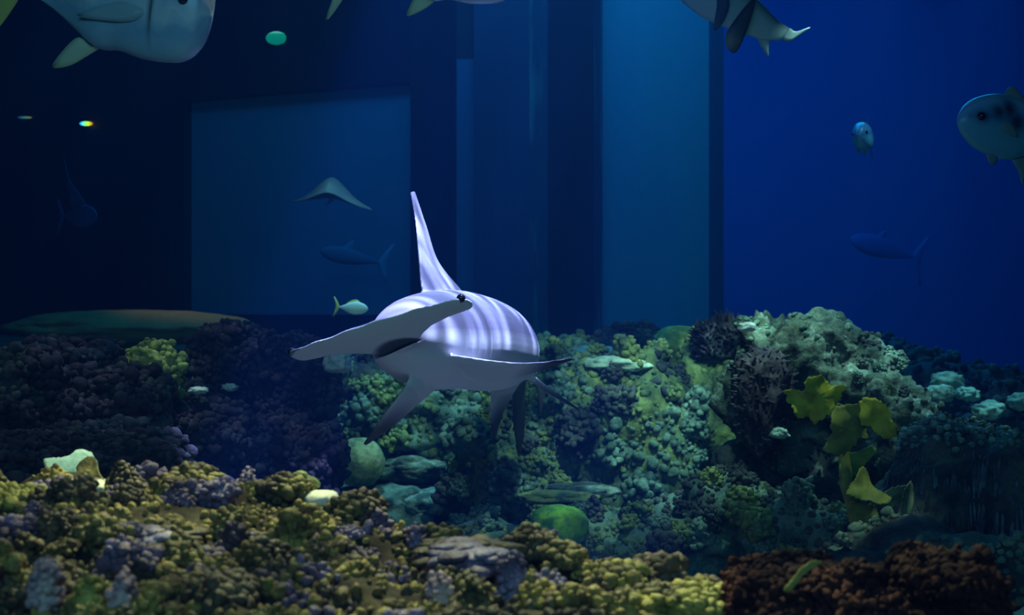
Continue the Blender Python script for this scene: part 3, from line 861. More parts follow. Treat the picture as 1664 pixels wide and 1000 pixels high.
def sheet(outline, Y, thick=.012, rings=7, ripple=.02, freq=9.0, seed=0, tilt=(0, 0), res=72, ragged=0.0):
    """an undulating leaf or plate grown from an outline, with real thickness"""
    P = [Vector((x, y)) for x, y in outline]
    n = len(P)
    pts = []
    for i in range(n):
        p0, p1, p2, p3 = P[i - 1], P[i], P[(i + 1) % n], P[(i + 2) % n]
        k = max(2, res // n)
        for j in range(k):
            t = j / k
            pts.append(.5 * ((2 * p1) + (p2 - p0) * t + (2 * p0 - 5 * p1 + 4 * p2 - p3) * t * t + (3 * p1 - p0 - 3 * p2 + p3) * t ** 3))
    c = sum(P, Vector((0, 0))) / n
    m = len(pts)
    for i, q in enumerate(pts):
        k = 1 + ragged * (mn.noise(Vector((q.x * .11, q.y * .11, seed * 1.9))) + .6 * mn.noise(Vector((q.x * .3, q.y * .3, seed * 4.3))))
        pts[i] = c + (q - c) * k
    def lay(px, py, k):
        q = at(px, py, Y)
        w = mn.noise(Vector((q.x * freq, q.z * freq, seed * 2.7))) * ripple * (.35 + k)
        return q + Vector((0, w + (px - c.x) * tilt[0] + (py - c.y) * tilt[1], 0))
    front, back = [], []
    front.append(lay(c.x, c.y, 0))
    for r in range(1, rings + 1):
        k = r / rings
        for q in pts:
            x = c.x + (q.x - c.x) * k + (rnd.uniform(-.8, .8) if r == rings else 0)
            y = c.y + (q.y - c.y) * k + (rnd.uniform(-.8, .8) if r == rings else 0)
            front.append(lay(x, y, k))
    N = len(front)
    for i, p in enumerate(front):
        edge = i > (rings - 1) * m
        back.append(p + Vector((0, thick * (.5 if edge else 1), 0)))
    Vv = [p[:] for p in front] + [p[:] for p in back]
    Fc = []
    for i in range(m):
        j = (i + 1) % m
        Fc.append([0, 1 + i, 1 + j]); Fc.append([N, N + 1 + j, N + 1 + i])
        for r in range(rings - 1):
            a, b = 1 + r * m + i, 1 + r * m + j
            d, e = a + m, b + m
            Fc.append([a, d, e, b]); Fc.append([N + a, N + b, N + e, N + d])
        a, b = 1 + (rings - 1) * m + i, 1 + (rings - 1) * m + j
        Fc.append([a, N + a, N + b, b])
    return Vv, Fc

pl = empty('plate_coral', at(130, 775, 3.35))
prop(pl, 'pale teal coral plate with a curled lip on the near crest at left', 'coral')
Vp, Fp = sheet([(58, 752), (80, 748), (100, 745), (112, 736), (132, 740), (148, 754), (165, 774), (200, 790), (170, 806), (130, 800), (105, 776), (80, 768)], 3.4, .02, 6, .05, 8, 3, (0, -.0022))
mesh_obj('plate', Vp, Fp, M['teal_plate'], pl)
Vp, Fp = sheet([(128, 748), (145, 750), (165, 772), (198, 792), (180, 800), (150, 790), (130, 775), (118, 760)], 3.3, .016, 6, .03, 8, 5, (0, -.002))
mesh_obj('curled_lip', Vp, Fp, M['knob_olive'], pl)
def stalk(label, px, py, Y, rx, ry, mat, seed):
    """lumpy upright coral finger studded with small knobs"""
    return boulder('finger_coral', label, 'coral', px, py, Y, rx, ry, .03, M[mat], seed, 4, .2, 2.0, 0, .8,
                   knobs=[dict(n=46, rad=(.005, .010), groups=2, mats=[mat], facing=-.4, min_gap=.9)])
M['lilac'] = rock_mat('lilac', [(.12, .07, .09), (.38, .26, .32), (.62, .46, .44)], 12.0, .6, .3, 120, .35)
stalk('lilac finger coral, leftmost of the upright stalks at bottom left', 74, 962, 2.2, 20, 48, 'lilac', 241)
stalk('yellow-tipped finger coral, second of the upright stalks from the left edge', 146, 980, 2.17, 17, 38, 'knob_yellow', 242)
stalk('thin violet finger coral, third of the upright stalks from the left edge', 200, 978, 2.16, 13, 40, 'lilac', 243)
stalk('dark purple upright coral finger at the right end of the purple plates', 832, 948, 2.55, 22, 42, 'knob_purple', 244)
stalk('lilac coral finger under the purple plates at the bottom edge', 715, 972, 2.45, 18, 36, 'lilac', 245)

# red coral mounds, lower right
def red_mound(label, px, py, Y, rx, ry, d, seed, n):
    return boulder('red_coral', label, 'coral', px, py, Y, rx, ry, d, M['red'], seed, 5, .25, 2.2, .1, .9,
                   knobs=[dict(n=n, rad=(.006, .013), groups=9, mats=['red', 'red', 'red_tip'], facing=-.4, min_gap=.85, lump=.35, stretch=(.8, 1.5), name='polyp_crust')])
red_o, _, _ = red_mound('wide dark red coral mound with a pale strip, bottom edge right of the yellow coral', 1330, 1000, 2.5, 150, 82, .16, 231, 700)
red_mound('taller two-humped dark red coral mound near the bottom right corner', 1530, 985, 2.45, 88, 88, .14, 232, 520)
red_mound('small dark red coral hump behind the gap of the two red mounds', 1492, 930, 2.62, 36, 30, .07, 233, 160)
Vp, Fp = sheet([(1274, 958), (1290, 940), (1308, 922), (1326, 914), (1338, 916), (1318, 926), (1300, 942), (1284, 960)], 2.33, .01, 4, .01, 8, 8, (0, -.0004))
st = mesh_obj('sponge_strip', Vp, Fp, M['leaf_dim'], red_o)
st['label'] = 'pale green strip growing over the red coral'

# ------------------------------------------------------------------ yellow leafy coral
lc = empty('leafy_coral', at(1385, 850, 5.75))
prop(lc, 'yellow-green leafy coral with ruffled lobes, brightest thing on the right of the reef', 'coral')
fronds = [
    ('leaf', [(1276, 642), (1285, 632), (1302, 634), (1306, 616), (1322, 609), (1338, 614), (1350, 628), (1370, 626), (1371, 645), (1360, 662), (1348, 678), (1331, 690), (1318, 680), (1300, 682), (1286, 664)], 5.70, (.0004, .001), 1),
    ('leaf_dim', [(1350, 668), (1368, 656), (1388, 657), (1396, 668), (1412, 676), (1406, 698), (1412, 712), (1398, 714), (1388, 728), (1372, 742), (1352, 738), (1340, 730), (1350, 708), (1346, 690)], 5.74, (0, .001), 2),
    ('leaf', [(1398, 672), (1402, 650), (1416, 645), (1434, 656), (1446, 672), (1448, 684), (1460, 695), (1456, 710), (1442, 713), (1426, 704), (1418, 694), (1404, 692)], 5.68, (-.0006, .001), 3),
    ('leaf_green', [(1369, 788), (1366, 756), (1372, 738), (1386, 736), (1398, 728), (1420, 724), (1412, 746), (1400, 766), (1384, 784)], 5.80, (0, .0015), 4),
    ('leaf_dim', [(1376, 800), (1388, 780), (1402, 764), (1416, 768), (1420, 788), (1430, 798), (1446, 808), (1430, 815), (1404, 814), (1384, 810)], 5.66, (0, -.002), 5),
    ('leaf_grey', [(1424, 824), (1436, 800), (1452, 790), (1472, 788), (1474, 806), (1464, 824), (1446, 828)], 5.72, (0, .002), 6),
    ('leaf_grey', [(1468, 788), (1484, 786), (1490, 806), (1484, 832), (1474, 856), (1460, 862), (1448, 850), (1462, 826)], 5.74, (.002, 0), 7),
    ('leaf_dim', [(1378, 812), (1404, 816), (1424, 824), (1426, 850), (1414, 876), (1396, 868), (1380, 842)], 5.78, (0, .001), 8),
]
for mname, outl, Y, tl, sd in fronds:
    Vp, Fp = sheet(outl, Y, .012, 8, .05, 11, sd, tl, 150, .14)
    mesh_obj('frond', Vp, Fp, M[mname], lc)
# stem behind the fronds, ending in the rock
def tube(path, radii, ring=10):
    VV, FF = [], []
    n = len(path)
    for i, p in enumerate(path):
        a = path[max(0, i - 1)]; b = path[min(n - 1, i + 1)]
        t = (Vector(b) - Vector(a)).normalized()
        u = t.orthogonal().normalized(); w = t.cross(u)
        for j in range(ring):
            an = j / ring * 2 * math.pi
            VV.append((Vector(p) + (u * math.cos(an) + w * math.sin(an)) * radii[i])[:])
    for i in range(n - 1):
        for j in range(ring):
            k = (j + 1) % ring
            FF.append([i * ring + j, i * ring + k, (i + 1) * ring + k, (i + 1) * ring + j])
    FF.append(list(range(ring))[::-1]); FF.append([(n - 1) * ring + j for j in range(ring)])
    return VV, FF
pth = [at(1410, 885, 5.95), at(1395, 840, 5.86), at(1376, 790, 5.84), at(1372, 740, 5.82), at(1376, 700, 5.80), at(1372, 670, 5.78), at(1345, 650, 5.75)]
Vt, Ft = tube(pth, [.05, .04, .03, .025, .022, .018, .01])
mesh_obj('stem', Vt, Ft, M['leaf_dim'], lc)

# ------------------------------------------------------------------ the hammerhead shark
stations = [  # px, py, Y, half-width, up, down
    (634, 540, 4.98, .070, .035, .040),
    (643, 549, 5.06, .104, .070, .080),
    (666, 553, 5.20, .158, .155, .135),
    (706, 559, 5.42, .195, .205, .170),
    (755, 560, 5.72, .198, .215, .178),
    (801, 568, 6.08, .190, .200, .178),
    (824, 578, 6.48, .150, .160, .135),
    (838, 588, 6.88, .102, .112, .100),
    (846, 596, 7.28, .060, .070, .062),
    (850, 600, 7.62, .032, .040, .036),
    (852, 600, 7.78, .020, .026, .024),
]
SP = catmull([at(*s[:3])[:] for s in stations], 80)
SR = catmull([s[3:] for s in stations], 80)
Uref = Vector((-.31, .04, .95)).normalized()
bodyV, bodyF, ringn = [], [], 40
frames = []
for i in range(len(SP)):
    a, b = SP[max(0, i - 1)], SP[min(len(SP) - 1, i + 1)]
    T = Vector(b - a).normalized()
    U = (Uref - T * Uref.dot(T)).normalized()
    R = U.cross(T)
    if R.x < 0: R = -R
    frames.append((T, U, R))
    w, hu, hd = SR[i]
    for j in range(ringn):
        an = j / ringn * 2 * math.pi
        ca, sa = math.cos(an), math.sin(an)
        x = math.copysign(abs(ca) ** .92, ca) * w
        z = sa * (hu if sa > 0 else hd)
        bodyV.append((Vector(SP[i]) + R * x + U * z)[:])
for i in range(len(SP) - 1):
    for j in range(ringn):
        k = (j + 1) % ringn
        bodyF.append([i * ringn + j, i * ringn + k, (i + 1) * ringn + k, (i + 1) * ringn + j])
bodyF.append(list(range(ringn))[::-1])
bodyF.append([(len(SP) - 1) * ringn + j for j in range(ringn)])

sharkV, sharkF = [], []
def add_part(Vv, Ff):
    n0 = len(sharkV)
    sharkV.extend([tuple(v) for v in Vv])
    sharkF.extend([[i + n0 for i in f] for f in Ff])
add_part(bodyV, bodyF)

# cephalofoil: the flat wide head
HC = Vector((-.466, 4.90, -.078))
HL = Vector((.647, -.30, .198)).normalized()
N0 = (Vector((0, 0, 1)) - HL * HL.z).normalized()
B0 = N0.cross(HL).normalized()
if B0.y < 0: B0 = -B0
pa = math.radians(19)
HN = (N0 * math.cos(pa) + B0 * math.sin(pa)).normalized()
HB = (B0 * math.cos(pa) - N0 * math.sin(pa)).normalized()
HALF = .372
ls = np.linspace(-1, 1, 61)
def itp(l, xs_, ys_): return float(np.interp(abs(l), xs_, ys_))
CV, CF, cr_n = [], [], 28
for l in ls:
    bf = itp(l, [0, .1, .35, .6, .8, .92, 1], [-.106, -.107, -.098, -.086, -.068, -.050, -.020])
    bf += .004 * math.cos(l * 17)
    br = itp(l, [0, .2, .35, .5, .7, .85, .95, 1], [.17, .14, .088, .058, .046, .048, .050, .022])
    th = itp(l, [0, .2, .45, .7, .86, .95, 1], [.092, .074, .046, .032, .036, .034, .012])
    drop = -.022 * (1 - l * l) + .003 * math.sin(l * 3.1)      # the wings lift a little toward their tips
    for j in range(cr_n):
        an = j / cr_n * 2 * math.pi
        bb = math.cos(an); nn = math.sin(an)
        b_ = (bf + br) / 2 + (br - bf) / 2 * bb
        prof = (.86 + .22 * bb) * (1 if nn > 0 else .6)
        CV.append((HC + HL * (l * HALF) + HB * b_ + HN * (drop + nn * th * .5 * prof))[:])
for i in range(len(ls) - 1):
    for j in range(cr_n):
        k = (j + 1) % cr_n
        CF.append([i * cr_n + j, i * cr_n + k, (i + 1) * cr_n + k, (i + 1) * cr_n + j])
CF.append(list(range(cr_n))[::-1]); CF.append([(len(ls) - 1) * cr_n + j for j in range(cr_n)])
add_part(CV, CF)

fin_tips = []
def fin(le_pts, te_pts, thick, n=26, ring=16, dark=0.2, edge=.006):
    """blade between a leading-edge curve and a trailing-edge curve running root -> tip"""
    A = catmull([p[:] for p in le_pts], n); B = catmull([p[:] for p in te_pts], n)
    VV, FF = [], []
    for i in range(n + 1):
        t = i / n
        a, b = Vector(A[i]), Vector(B[i])
        ch = b - a
        i2, i0 = min(n, i + 1), max(0, i - 1)
        sp_ = Vector((A[i2] + B[i2]) / 2 - (A[i0] + B[i0]) / 2)
        nr = ch.cross(sp_)
        if nr.length < 1e-9: nr = Vector((0, 0, 1))
        nr.normalize()
        th = max(edge, thick * (1 - t) ** .8)
        for j in range(ring):
            an = j / ring * 2 * math.pi
            x = .5 - .5 * math.cos(an)
            z = math.sin(an) * (1.15 - .6 * x) * .5
            VV.append((a + ch * x + nr * z * th)[:])
    for i in range(n):
        for j in range(ring):
            k = (j + 1) % ring
            FF.append([i * ring + j, i * ring + k, (i + 1) * ring + k, (i + 1) * ring + j])
    FF.append(list(range(ring))[::-1]); FF.append([n * ring + j for j in range(ring)])
    add_part(VV, FF)
    fin_tips.append((np.array((Vector(A[-1]) + Vector(B[-1])) / 2), dark))

# first dorsal
fin([at(690, 492, 5.42), at(683, 455, 5.46), at(680, 410, 5.60), at(675, 360, 5.78), at(667, 312, 5.95)],
    [at(775, 500, 5.95), at(748, 470, 5.90), at(712, 425, 5.92), at(694, 370, 5.96), at(674, 311, 6.00)], .055, dark=.0, edge=.016)
# left pectoral (picture right), underside turned to the lens
fin([at(730, 577, 5.14), at(760, 581, 5.12), at(805, 587, 5.14), at(862, 590, 5.22), at(930, 582, 5.36)],
    [at(755, 618, 5.36), at(792, 620, 5.36), at(828, 617, 5.36), at(872, 607, 5.38), at(932, 585, 5.40)], .040, dark=.25, edge=.011)
# right pectoral (picture left)
fin([at(672, 604, 5.18), at(655, 632, 5.14), at(636, 658, 5.14), at(610, 692, 5.18), at(590, 722, 5.26)],
    [at(735, 612, 5.44), at(712, 630, 5.42), at(682, 656, 5.40), at(642, 692, 5.36), at(596, 724, 5.30)], .036, dark=.25, edge=.011)
# pelvic fins
fin([at(848, 596, 6.45), at(868, 612, 6.46), at(892, 631, 6.52), at(942, 666, 6.66)],
    [at(850, 614, 6.72), at(870, 625, 6.72), at(894, 642, 6.72), at(942, 668, 6.70)], .030, dark=.34, edge=.012)
fin([at(796, 622, 6.30), at(797, 645, 6.30), at(796, 672, 6.36), at(800, 712, 6.50)],
    [at(850, 618, 6.62), at(834, 642, 6.60), at(819, 674, 6.58), at(805, 713, 6.54)], .028, dark=.24, edge=.012)
# lower lobe of the tail, anal fin and upper lobe
fin([at(832, 612, 7.10), at(833, 650, 7.08), at(834, 692, 7.16), at(841, 738, 7.30)],
    [at(856, 612, 7.40), at(854, 650, 7.36), at(854, 692, 7.36), at(847, 739, 7.34)], .034, dark=.70, edge=.014)
fin([at(866, 606, 7.50), at(872, 626, 7.50), at(874, 650, 7.56), at(874, 674, 7.64)],
    [at(858, 608, 7.80), at(880, 628, 7.78), at(884, 650, 7.76), at(879, 675, 7.68)], .024, dark=.50, edge=.014)
fin([at(848, 602, 7.55), at(835, 575, 7.70), at(815, 545, 7.95), at(800, 520, 8.20)],
    [at(858, 600, 7.85), at(846, 575, 7.98), at(826, 545, 8.12), at(802, 521, 8.24)], .024, dark=.3)

so = mesh_obj('hammerhead_shark', sharkV, sharkF, origin=at(712, 561, 5.42))
bm = bmesh.new(); bm.from_mesh(so.data); bmesh.ops.recalc_face_normals(bm, faces=bm.faces); bm.to_mesh(so.data); bm.free()
md = so.modifiers.new('r', 'REMESH'); md.mode = 'VOXEL'; md.voxel_size = .0055
sm = so.modifiers.new('s', 'SMOOTH'); sm.factor = .5; sm.iterations = 5
bpy.context.view_layer.update()
me = bpy.data.meshes.new_from_object(so.evaluated_get(bpy.context.evaluated_depsgraph_get()))
so.modifiers.clear()
old = so.data; so.data = me; bpy.data.meshes.remove(old)
nv = len(me.vertices)
co = np.empty(nv * 3); me.vertices.foreach_get('co', co); co = co.reshape(-1, 3) + np.array(so.location)
nr = np.empty(nv * 3); me.vertices.foreach_get('normal', nr); nr = nr.reshape(-1, 3)
PX = 832 + co[:, 0] / co[:, 1] * F
PY = 500 - co[:, 2] / co[:, 1] * F
# mouth: a crescent opening under the head, pressed into the surface
mc = np.array([643.0, 562.0]); ang = math.radians(-18)
dx, dy = PX - mc[0], PY - mc[1]
u_ = dx * math.cos(ang) + dy * math.sin(ang)
v_ = -dx * math.sin(ang) + dy * math.cos(ang)
v_ = v_ - 4.5 * (u_ / 42) ** 2 + 2.0
dm = np.sqrt((u_ / 45) ** 2 + (v_ / (10.5 * np.clip(1 - .5 * u_ / 45, .3, 1.4))) ** 2)
front = (nr[:, 1] < .35) & (co[:, 1] < 5.25)
mouth = np.where(front, np.clip(1 - dm, 0, 1), 0)
co2 = co + np.array(HB)[None] * (np.minimum(mouth * 2.2, 1.0) * .05)[:, None] + np.array(HN)[None] * (np.minimum(mouth * 2.2, 1.0) * .012)[:, None]
# gill slits: five shallow grooves on each flank
fr_T = np.array([f[0][:] for f in frames]); fr_U = np.array([f[1][:] for f in frames]); fr_R = np.array([f[2][:] for f in frames])
near = np.empty(nv, int)
for s0 in range(0, nv, 20000):
    d2 = ((co[s0:s0 + 20000, None, :] - SP[None]) ** 2).sum(2)
    near[s0:s0 + 20000] = d2.argmin(1)
rel = co - SP[near]
upv = (rel * fr_U[near]).sum(1) / np.maximum(SR[near, 1], .03)
siv = (rel * fr_R[near]).sum(1) / np.maximum(SR[near, 0], .03)
for g in range(5):
    st_ = 20.5 + g * 1.6
    al = near + (rel * fr_T[near]).sum(1) / .036
    m_ = np.clip(1 - np.abs(al - st_) / .35, 0, 1) * (np.abs(siv) > .6) * np.clip(1 - np.abs(upv + .15) / .45, 0, 1)
    co2 -= nr * (m_ * .006)[:, None]
# countershading value: 0 white belly ... .6 grey back, 1 black tips and mouth
nu = (nr * fr_U[near]).sum(1)
side = np.clip((upv * .75 + nu * .5 + .42) / .42, 0, 1)
hd = np.abs((co - np.array(HC)) @ np.array(HL)) / HALF
inhead = (((co - np.array(HC)) @ np.array(HB)) < .10) & (co[:, 1] < 5.12)
nh = nr @ np.array(HN)
side = np.where(inhead, np.clip((nh + .1) / .4, 0, 1), side)
# fins: upper faces grey, lower faces pale
far_out = np.sqrt(np.clip(((rel * fr_U[near]).sum(1)) ** 2 + ((rel * fr_R[near]).sum(1)) ** 2, 0, None)) > np.maximum(SR[near].max(1) * 1.12, .05)
finlow = far_out & ~inhead & (upv < .6)
side = np.where(finlow, np.clip((nu + .25) / .5, 0.25, 1), side)
side = np.where(far_out & (upv > .9), 1.0, side)
side = side * .6
for tip, dk in fin_tips:
    if dk <= 0: continue
    d = np.linalg.norm(co - tip[None], axis=1)
    side = np.maximum(side, np.clip(1.5 - d / dk * 1.3, 0, 1) * .95 * far_out)
side = np.maximum(side, np.clip(mouth * 4.0, 0, 1) * 1.0)
me.vertices.foreach_set('co', (co2 - np.array(so.location)).ravel())
atr = me.attributes.new('shade', 'FLOAT', 'POINT')
atr.data.foreach_set('value', side.astype(np.float32))
me.polygons.foreach_set('use_smooth', [True] * len(me.polygons))
M['shark'] = attr_mat('shark', 'shade', None, None, .5, .35, mottling=.06,
                      extra=[(0, (.88, .89, .82)), (.15, (.76, .77, .73)), (.6, (.27, .26, .31)), (.8, (.10, .10, .12)), (1, (.03, .02, .028))])
me.materials.clear(); me.materials.append(M['shark'])
me.update()
prop(so, 'grey hammerhead shark with white belly swimming toward the glass over the reef', 'shark')

def ball(name, c, r, mat, parent, sub=4, squash=(1, 1, 1)):
    V0, F0 = ICO[sub]
    return mesh_obj(name, V0 * r * np.array(squash) + np.array(c), F0, mat, parent)
for s_ in (1, -1):
    ec = HC + HL * (HALF * .945 * s_) - HB * .026 + HN * .007
    e = ball('eye', ec, .0155, M['eye_black'], so, 3)

# ------------------------------------------------------------------ fish builder
def fish(name, label, nose, tail, up_hint, prof, mats, fins=(), eye=None, width=.5, group=None, fork=(.3, .3, .12), roll=0, cat='fish', marks=(), tail_pts=None):
    """prof: list of (t, top, bottom) as shares of the length; fins: (part name, [(t, h)...]) outlines in the midplane"""
    nose, tail = Vector(nose), Vector(tail)
    L = (tail - nose).length
    T = (tail - nose).normalized()
    U = Vector(up_hint); U = (U - T * U.dot(T)).normalized()
    S = T.cross(U)
    root = empty(name, (nose + tail) / 2)
    prop(root, label, cat, group)
    def P(t, h, s=0.0): return nose + T * (t * L) + U * (h * L) + S * (s * L)
    dense = catmull(prof, 80)
    prof = [tuple(p) for p in dense]
    ts = np.array([p[0] for p in prof])
    n, ring = 80, 40
    VV, FF, sh, mks = [], [], [], []
    for i in range(n + 1):
        t = (i / n) ** 1.3 * ts[-1]
        top = float(np.interp(t, ts, [p[1] for p in prof])); bot = float(np.interp(t, ts, [p[2] for p in prof]))
        mid, hh = (top + bot) / 2, (top - bot) / 2
        w = hh * width * (1 if t < .6 else max(.35, 1 - (t - .6) * 1.4))
        for j in range(ring):
            a = j / ring * 2 * math.pi
            VV.append(P(t, mid + math.sin(a) * hh, math.copysign(abs(math.cos(a)) ** .8, math.cos(a)) * w)[:])
            v_ = .5 + .5 * math.sin(a)
            mk = 0.0
            for (tm, rm, hm, rh) in marks:
                mk = max(mk, math.exp(-((t - tm) / rm) ** 2 - ((mid + math.sin(a) * hh - hm) / rh) ** 2))
            sh.append(v_); mks.append(mk)
    for i in range(n):
        for j in range(ring):
            k = (j + 1) % ring
            FF.append([i * ring + j, i * ring + k, (i + 1) * ring + k, (i + 1) * ring + j])
    FF.append(list(range(ring))[::-1]); FF.append([n * ring + j for j in range(ring)])
    b = mesh_obj('body', VV, FF, mats[0], root)
    at_ = b.data.attributes.new('shade', 'FLOAT', 'POINT')
    at_.data.foreach_set('value', np.array(sh, dtype=np.float32))
    am_ = b.data.attributes.new('mark', 'FLOAT', 'POINT')
    am_.data.foreach_set('value', np.array(mks, dtype=np.float32))
    def blade(pname, pts, mat, s0=0.0, flare=0.0, thick=.007):
        # closed outline in the midplane (t, h), given thickness that thins to the rim
        n_ = len(pts)
        sm_ = []
        for i in range(n_):
            p0, p1, p2, p3 = [Vector(pts[(i + q) % n_]) for q in (-1, 0, 1, 2)]
            for q in range(4):
                u = q / 4
                sm_.append(.5 * (2 * p1 + (p2 - p0) * u + (2 * p0 - 5 * p1 + 4 * p2 - p3) * u * u + (3 * p1 - p0 - 3 * p2 + p3) * u ** 3))
        c = sum(sm_, Vector((0, 0))) / len(sm_)
        h0 = pts[0][1]
        m = len(sm_)
        V1, F1 = [], []
        def off(p): return s0 + flare * abs(p.y - h0)
        V1.append(P(c.x, c.y, off(c) + thick)); V1.append(P(c.x, c.y, off(c) - thick))
        for k, sc in enumerate((.55, 1.0)):
            for sg in (1, -1):
                for p in sm_:
                    q = c + (p - c) * sc
                    V1.append(P(q.x, q.y, off(q) + sg * thick * (1 if k == 0 else .3)))
        o0, o1, o2, o3 = 2, 2 + m, 2 + 2 * m, 2 + 3 * m
        for i in range(m):
            j = (i + 1) % m
            F1 += [[0, o0 + i, o0 + j], [1, o1 + j, o1 + i], [o0 + i, o2 + i, o2 + j, o0 + j], [o1 + i, o1 + j, o3 + j, o3 + i], [o2 + i, o3 + i, o3 + j, o2 + j]]
        return mesh_obj(pname, [v[:] for v in V1], F1, mat, root)
    te = ts[-1]
    fu, fd, fn = fork
    tail_bot, tail_top = prof[-1][2], prof[-1][1]
    blade('tail_fin', tail_pts or [(te - .03, (tail_top + tail_bot) / 2), (te, tail_top), (te + .08, tail_top + fu * .5), (te + .2, tail_top + fu), (te + fn, 0.0), (te + .2, tail_bot - fd), (te + .08, tail_bot - fd * .5), (te, tail_bot)], mats[1])
    for f in fins:
        pname, pts = f[0], f[1]
        mi = f[2] if len(f) > 2 else 1
        blade(pname, pts, mats[mi], *(f[3] if len(f) > 3 else ()))
    if eye:
        t, h, r = eye
        for sg in (1, -1):
            top = float(np.interp(t, ts, [p[1] for p in prof])); bot = float(np.interp(t, ts, [p[2] for p in prof]))
            mid, hh = (top + bot) / 2, (top - bot) / 2
            k = min(.98, abs((h - mid) / hh))
            w = hh * width * math.sqrt(1 - k * k)
            ball('eye', P(t, h, sg * (w * .95)), r * L, M['eye_black'], root, 3)
    return root

silver = attr_mat('silver', 'shade', None, None, .35, .5, .05, mottling=.5, extra=[(0, (.42, .68, .90)), (.25, (.26, .50, .78)), (.42, (.62, .76, .92)), (.6, (.40, .56, .80)), (.8, (.34, .42, .66)), (1, (.14, .2, .36))], marked=True)
silver_blue = attr_mat('silver_blue', 'shade', None, None, .35, .5, .05, mottling=.12, extra=[(0, (.16, .46, .64)), (.4, (.14, .42, .64)), (.6, (.09, .26, .58)), (.85, (.24, .50, .90)), (1, (.22, .46, .88))], marked=True)  # lighter back: blue top highlights put into the colour
fin_yellow = plain('fin_yellow', (.62, .58, .16), .5)
fin_pale = plain('fin_pale', (.66, .70, .50), .5)
fin_silver = plain('fin_silver', (.34, .50, .60), .4)
fin_grey = plain('fin_grey', (.22, .30, .34), .5)
haze_fish = attr_mat('haze_fish', 'shade', None, None, .7, .2, 0, extra=[(0, (.018, .10, .20)), (1, (.026, .14, .27))])  # water haze painted into the body colour
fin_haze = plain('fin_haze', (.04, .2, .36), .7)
far_haze = attr_mat('far_haze', 'shade', None, None, .7, .2, 0, extra=[(0, (.012, .085, .30)), (1, (.010, .06, .24))])  # haze painted in: body colour kept close to the blue behind
fin_far_haze = plain('fin_far_haze', (.012, .07, .27), .7)
grey_dim = attr_mat('grey_dim', 'shade', None, None, .6, .3, 0, mottling=.2, extra=[(0, (.12, .15, .14)), (.5, (.06, .08, .08)), (1, (.02, .03, .04))])
fin_dim = plain('fin_dim', (.03, .04, .045), .6)
fin_pale_grey = plain('fin_pale_grey', (.36, .46, .46), .6)
fin_dark = plain('fin_dark', (.04, .05, .07), .6)
white_fish = attr_mat('white_fish', 'shade', None, None, .5, .4, 0, extra=[(0, (.75, .8, .75)), (1, (.55, .75, .75))])

jack = [(0, .02, -.02), (.015, .09, -.07), (.04, .16, -.155), (.12, .22, -.215), (.28, .27, -.225), (.42, .28, -.205), (.52, .26, -.21), (.64, .20, -.15), (.78, .11, -.075), (.9, .045, -.03), (.96, .03, -.025)]
fish('jack_fish', 'large silver fish with yellowish tail cut off by the top edge at upper left', at(344, 22, 4.1), at(26, -22, 4.35), (0, 0, 1), jack,
     [silver, fin_yellow, fin_pale, fin_silver],
     fins=[('anal_fin', [(.50, -.19), (.56, -.205), (.63, -.175), (.69, -.225), (.745, -.315), (.66, -.30), (.58, -.25)], 2),
           ('dorsal_fin', [(.4, .26), (.46, .40), (.6, .26), (.72, .14), (.55, .2)], 1),
           ('pectoral_fin', [(.25, -.04), (.34, -.01), (.46, -.04), (.58, -.095), (.43, -.10), (.30, -.085)], 3, (-.100, 0.0, .006))],
     eye=(.09, .03, .022), width=.42, fork=(.3, .27, .10), marks=((.225, .010, -.02, .12),))
fish('jack_fish', 'pale-finned fish almost wholly above the top edge, only two fin tips dipping into view', at(850, -62, 4.3), at(578, -62, 4.5), (0, 0, 1), jack,
     [silver, fin_pale, fin_pale],
     fins=[('anal_fin', [(.48, -.19), (.53, -.205), (.60, -.17), (.635, -.22), (.66, -.295), (.60, -.28), (.53, -.24)], 2),
           ('dorsal_fin', [(.4, .26), (.46, .40), (.6, .26), (.72, .14), (.55, .2)], 1)],
     eye=(.09, .05, .02), width=.42)
pomp = [(0, .015, -.015), (.02, .06, -.05), (.07, .12, -.10), (.16, .175, -.16), (.3, .215, -.20), (.45, .215, -.215), (.6, .17, -.18), (.75, .10, -.11), (.88, .045, -.045), (.93, .035, -.035)]
fish('pompano', 'silvery blue fish with dark shoulder band heading left at the right edge', at(1556, 196, 6.6), at(1735, 222, 6.9), (0, 0, 1), pomp,
     [silver_blue, fin_grey, fin_grey],
     fins=[('pelvic_fin', [(.26, -.185), (.30, -.26), (.36, -.25), (.34, -.19)], 1),
           ('anal_fin', [(.50, -.2), (.56, -.29), (.60, -.37), (.63, -.29), (.68, -.14)], 1),
           ('dorsal_fin', [(.40, .20), (.47, .29), (.58, .22), (.75, .1), (.58, .15)], 2),
           ('pectoral_fin', [(.28, -.02), (.36, .01), (.44, -.07), (.36, -.07)], 2, (.105, 0, .006))],
     eye=(.135, .035, .03), width=.5, marks=((.42, .07, .02, .07), (.36, .07, .11, .08), (.27, .06, .08, .05), (.15, .045, .035, .035)))
fish('pompano', 'small pale blue fish seen nearly head-on in the open water at right', at(1396, 222, 8.6), at(1412, 226, 9.0), (-.12, 0, 1), pomp,
     [silver_blue, fin_grey, fin_grey],
     fins=[('pelvic_fin', [(.26, -.185), (.30, -.26), (.36, -.27), (.34, -.19)], 1),
           ('dorsal_fin', [(.40, .20), (.47, .29), (.58, .22), (.75, .1), (.58, .15)], 2),
           ('pectoral_fin', [(.24, -.05), (.30, -.06), (.36, -.24), (.28, -.20)], 1, (-.12, .25, .01))],
     eye=(.12, .05, .026), width=.66, marks=((.45, .05, .06, .08),))
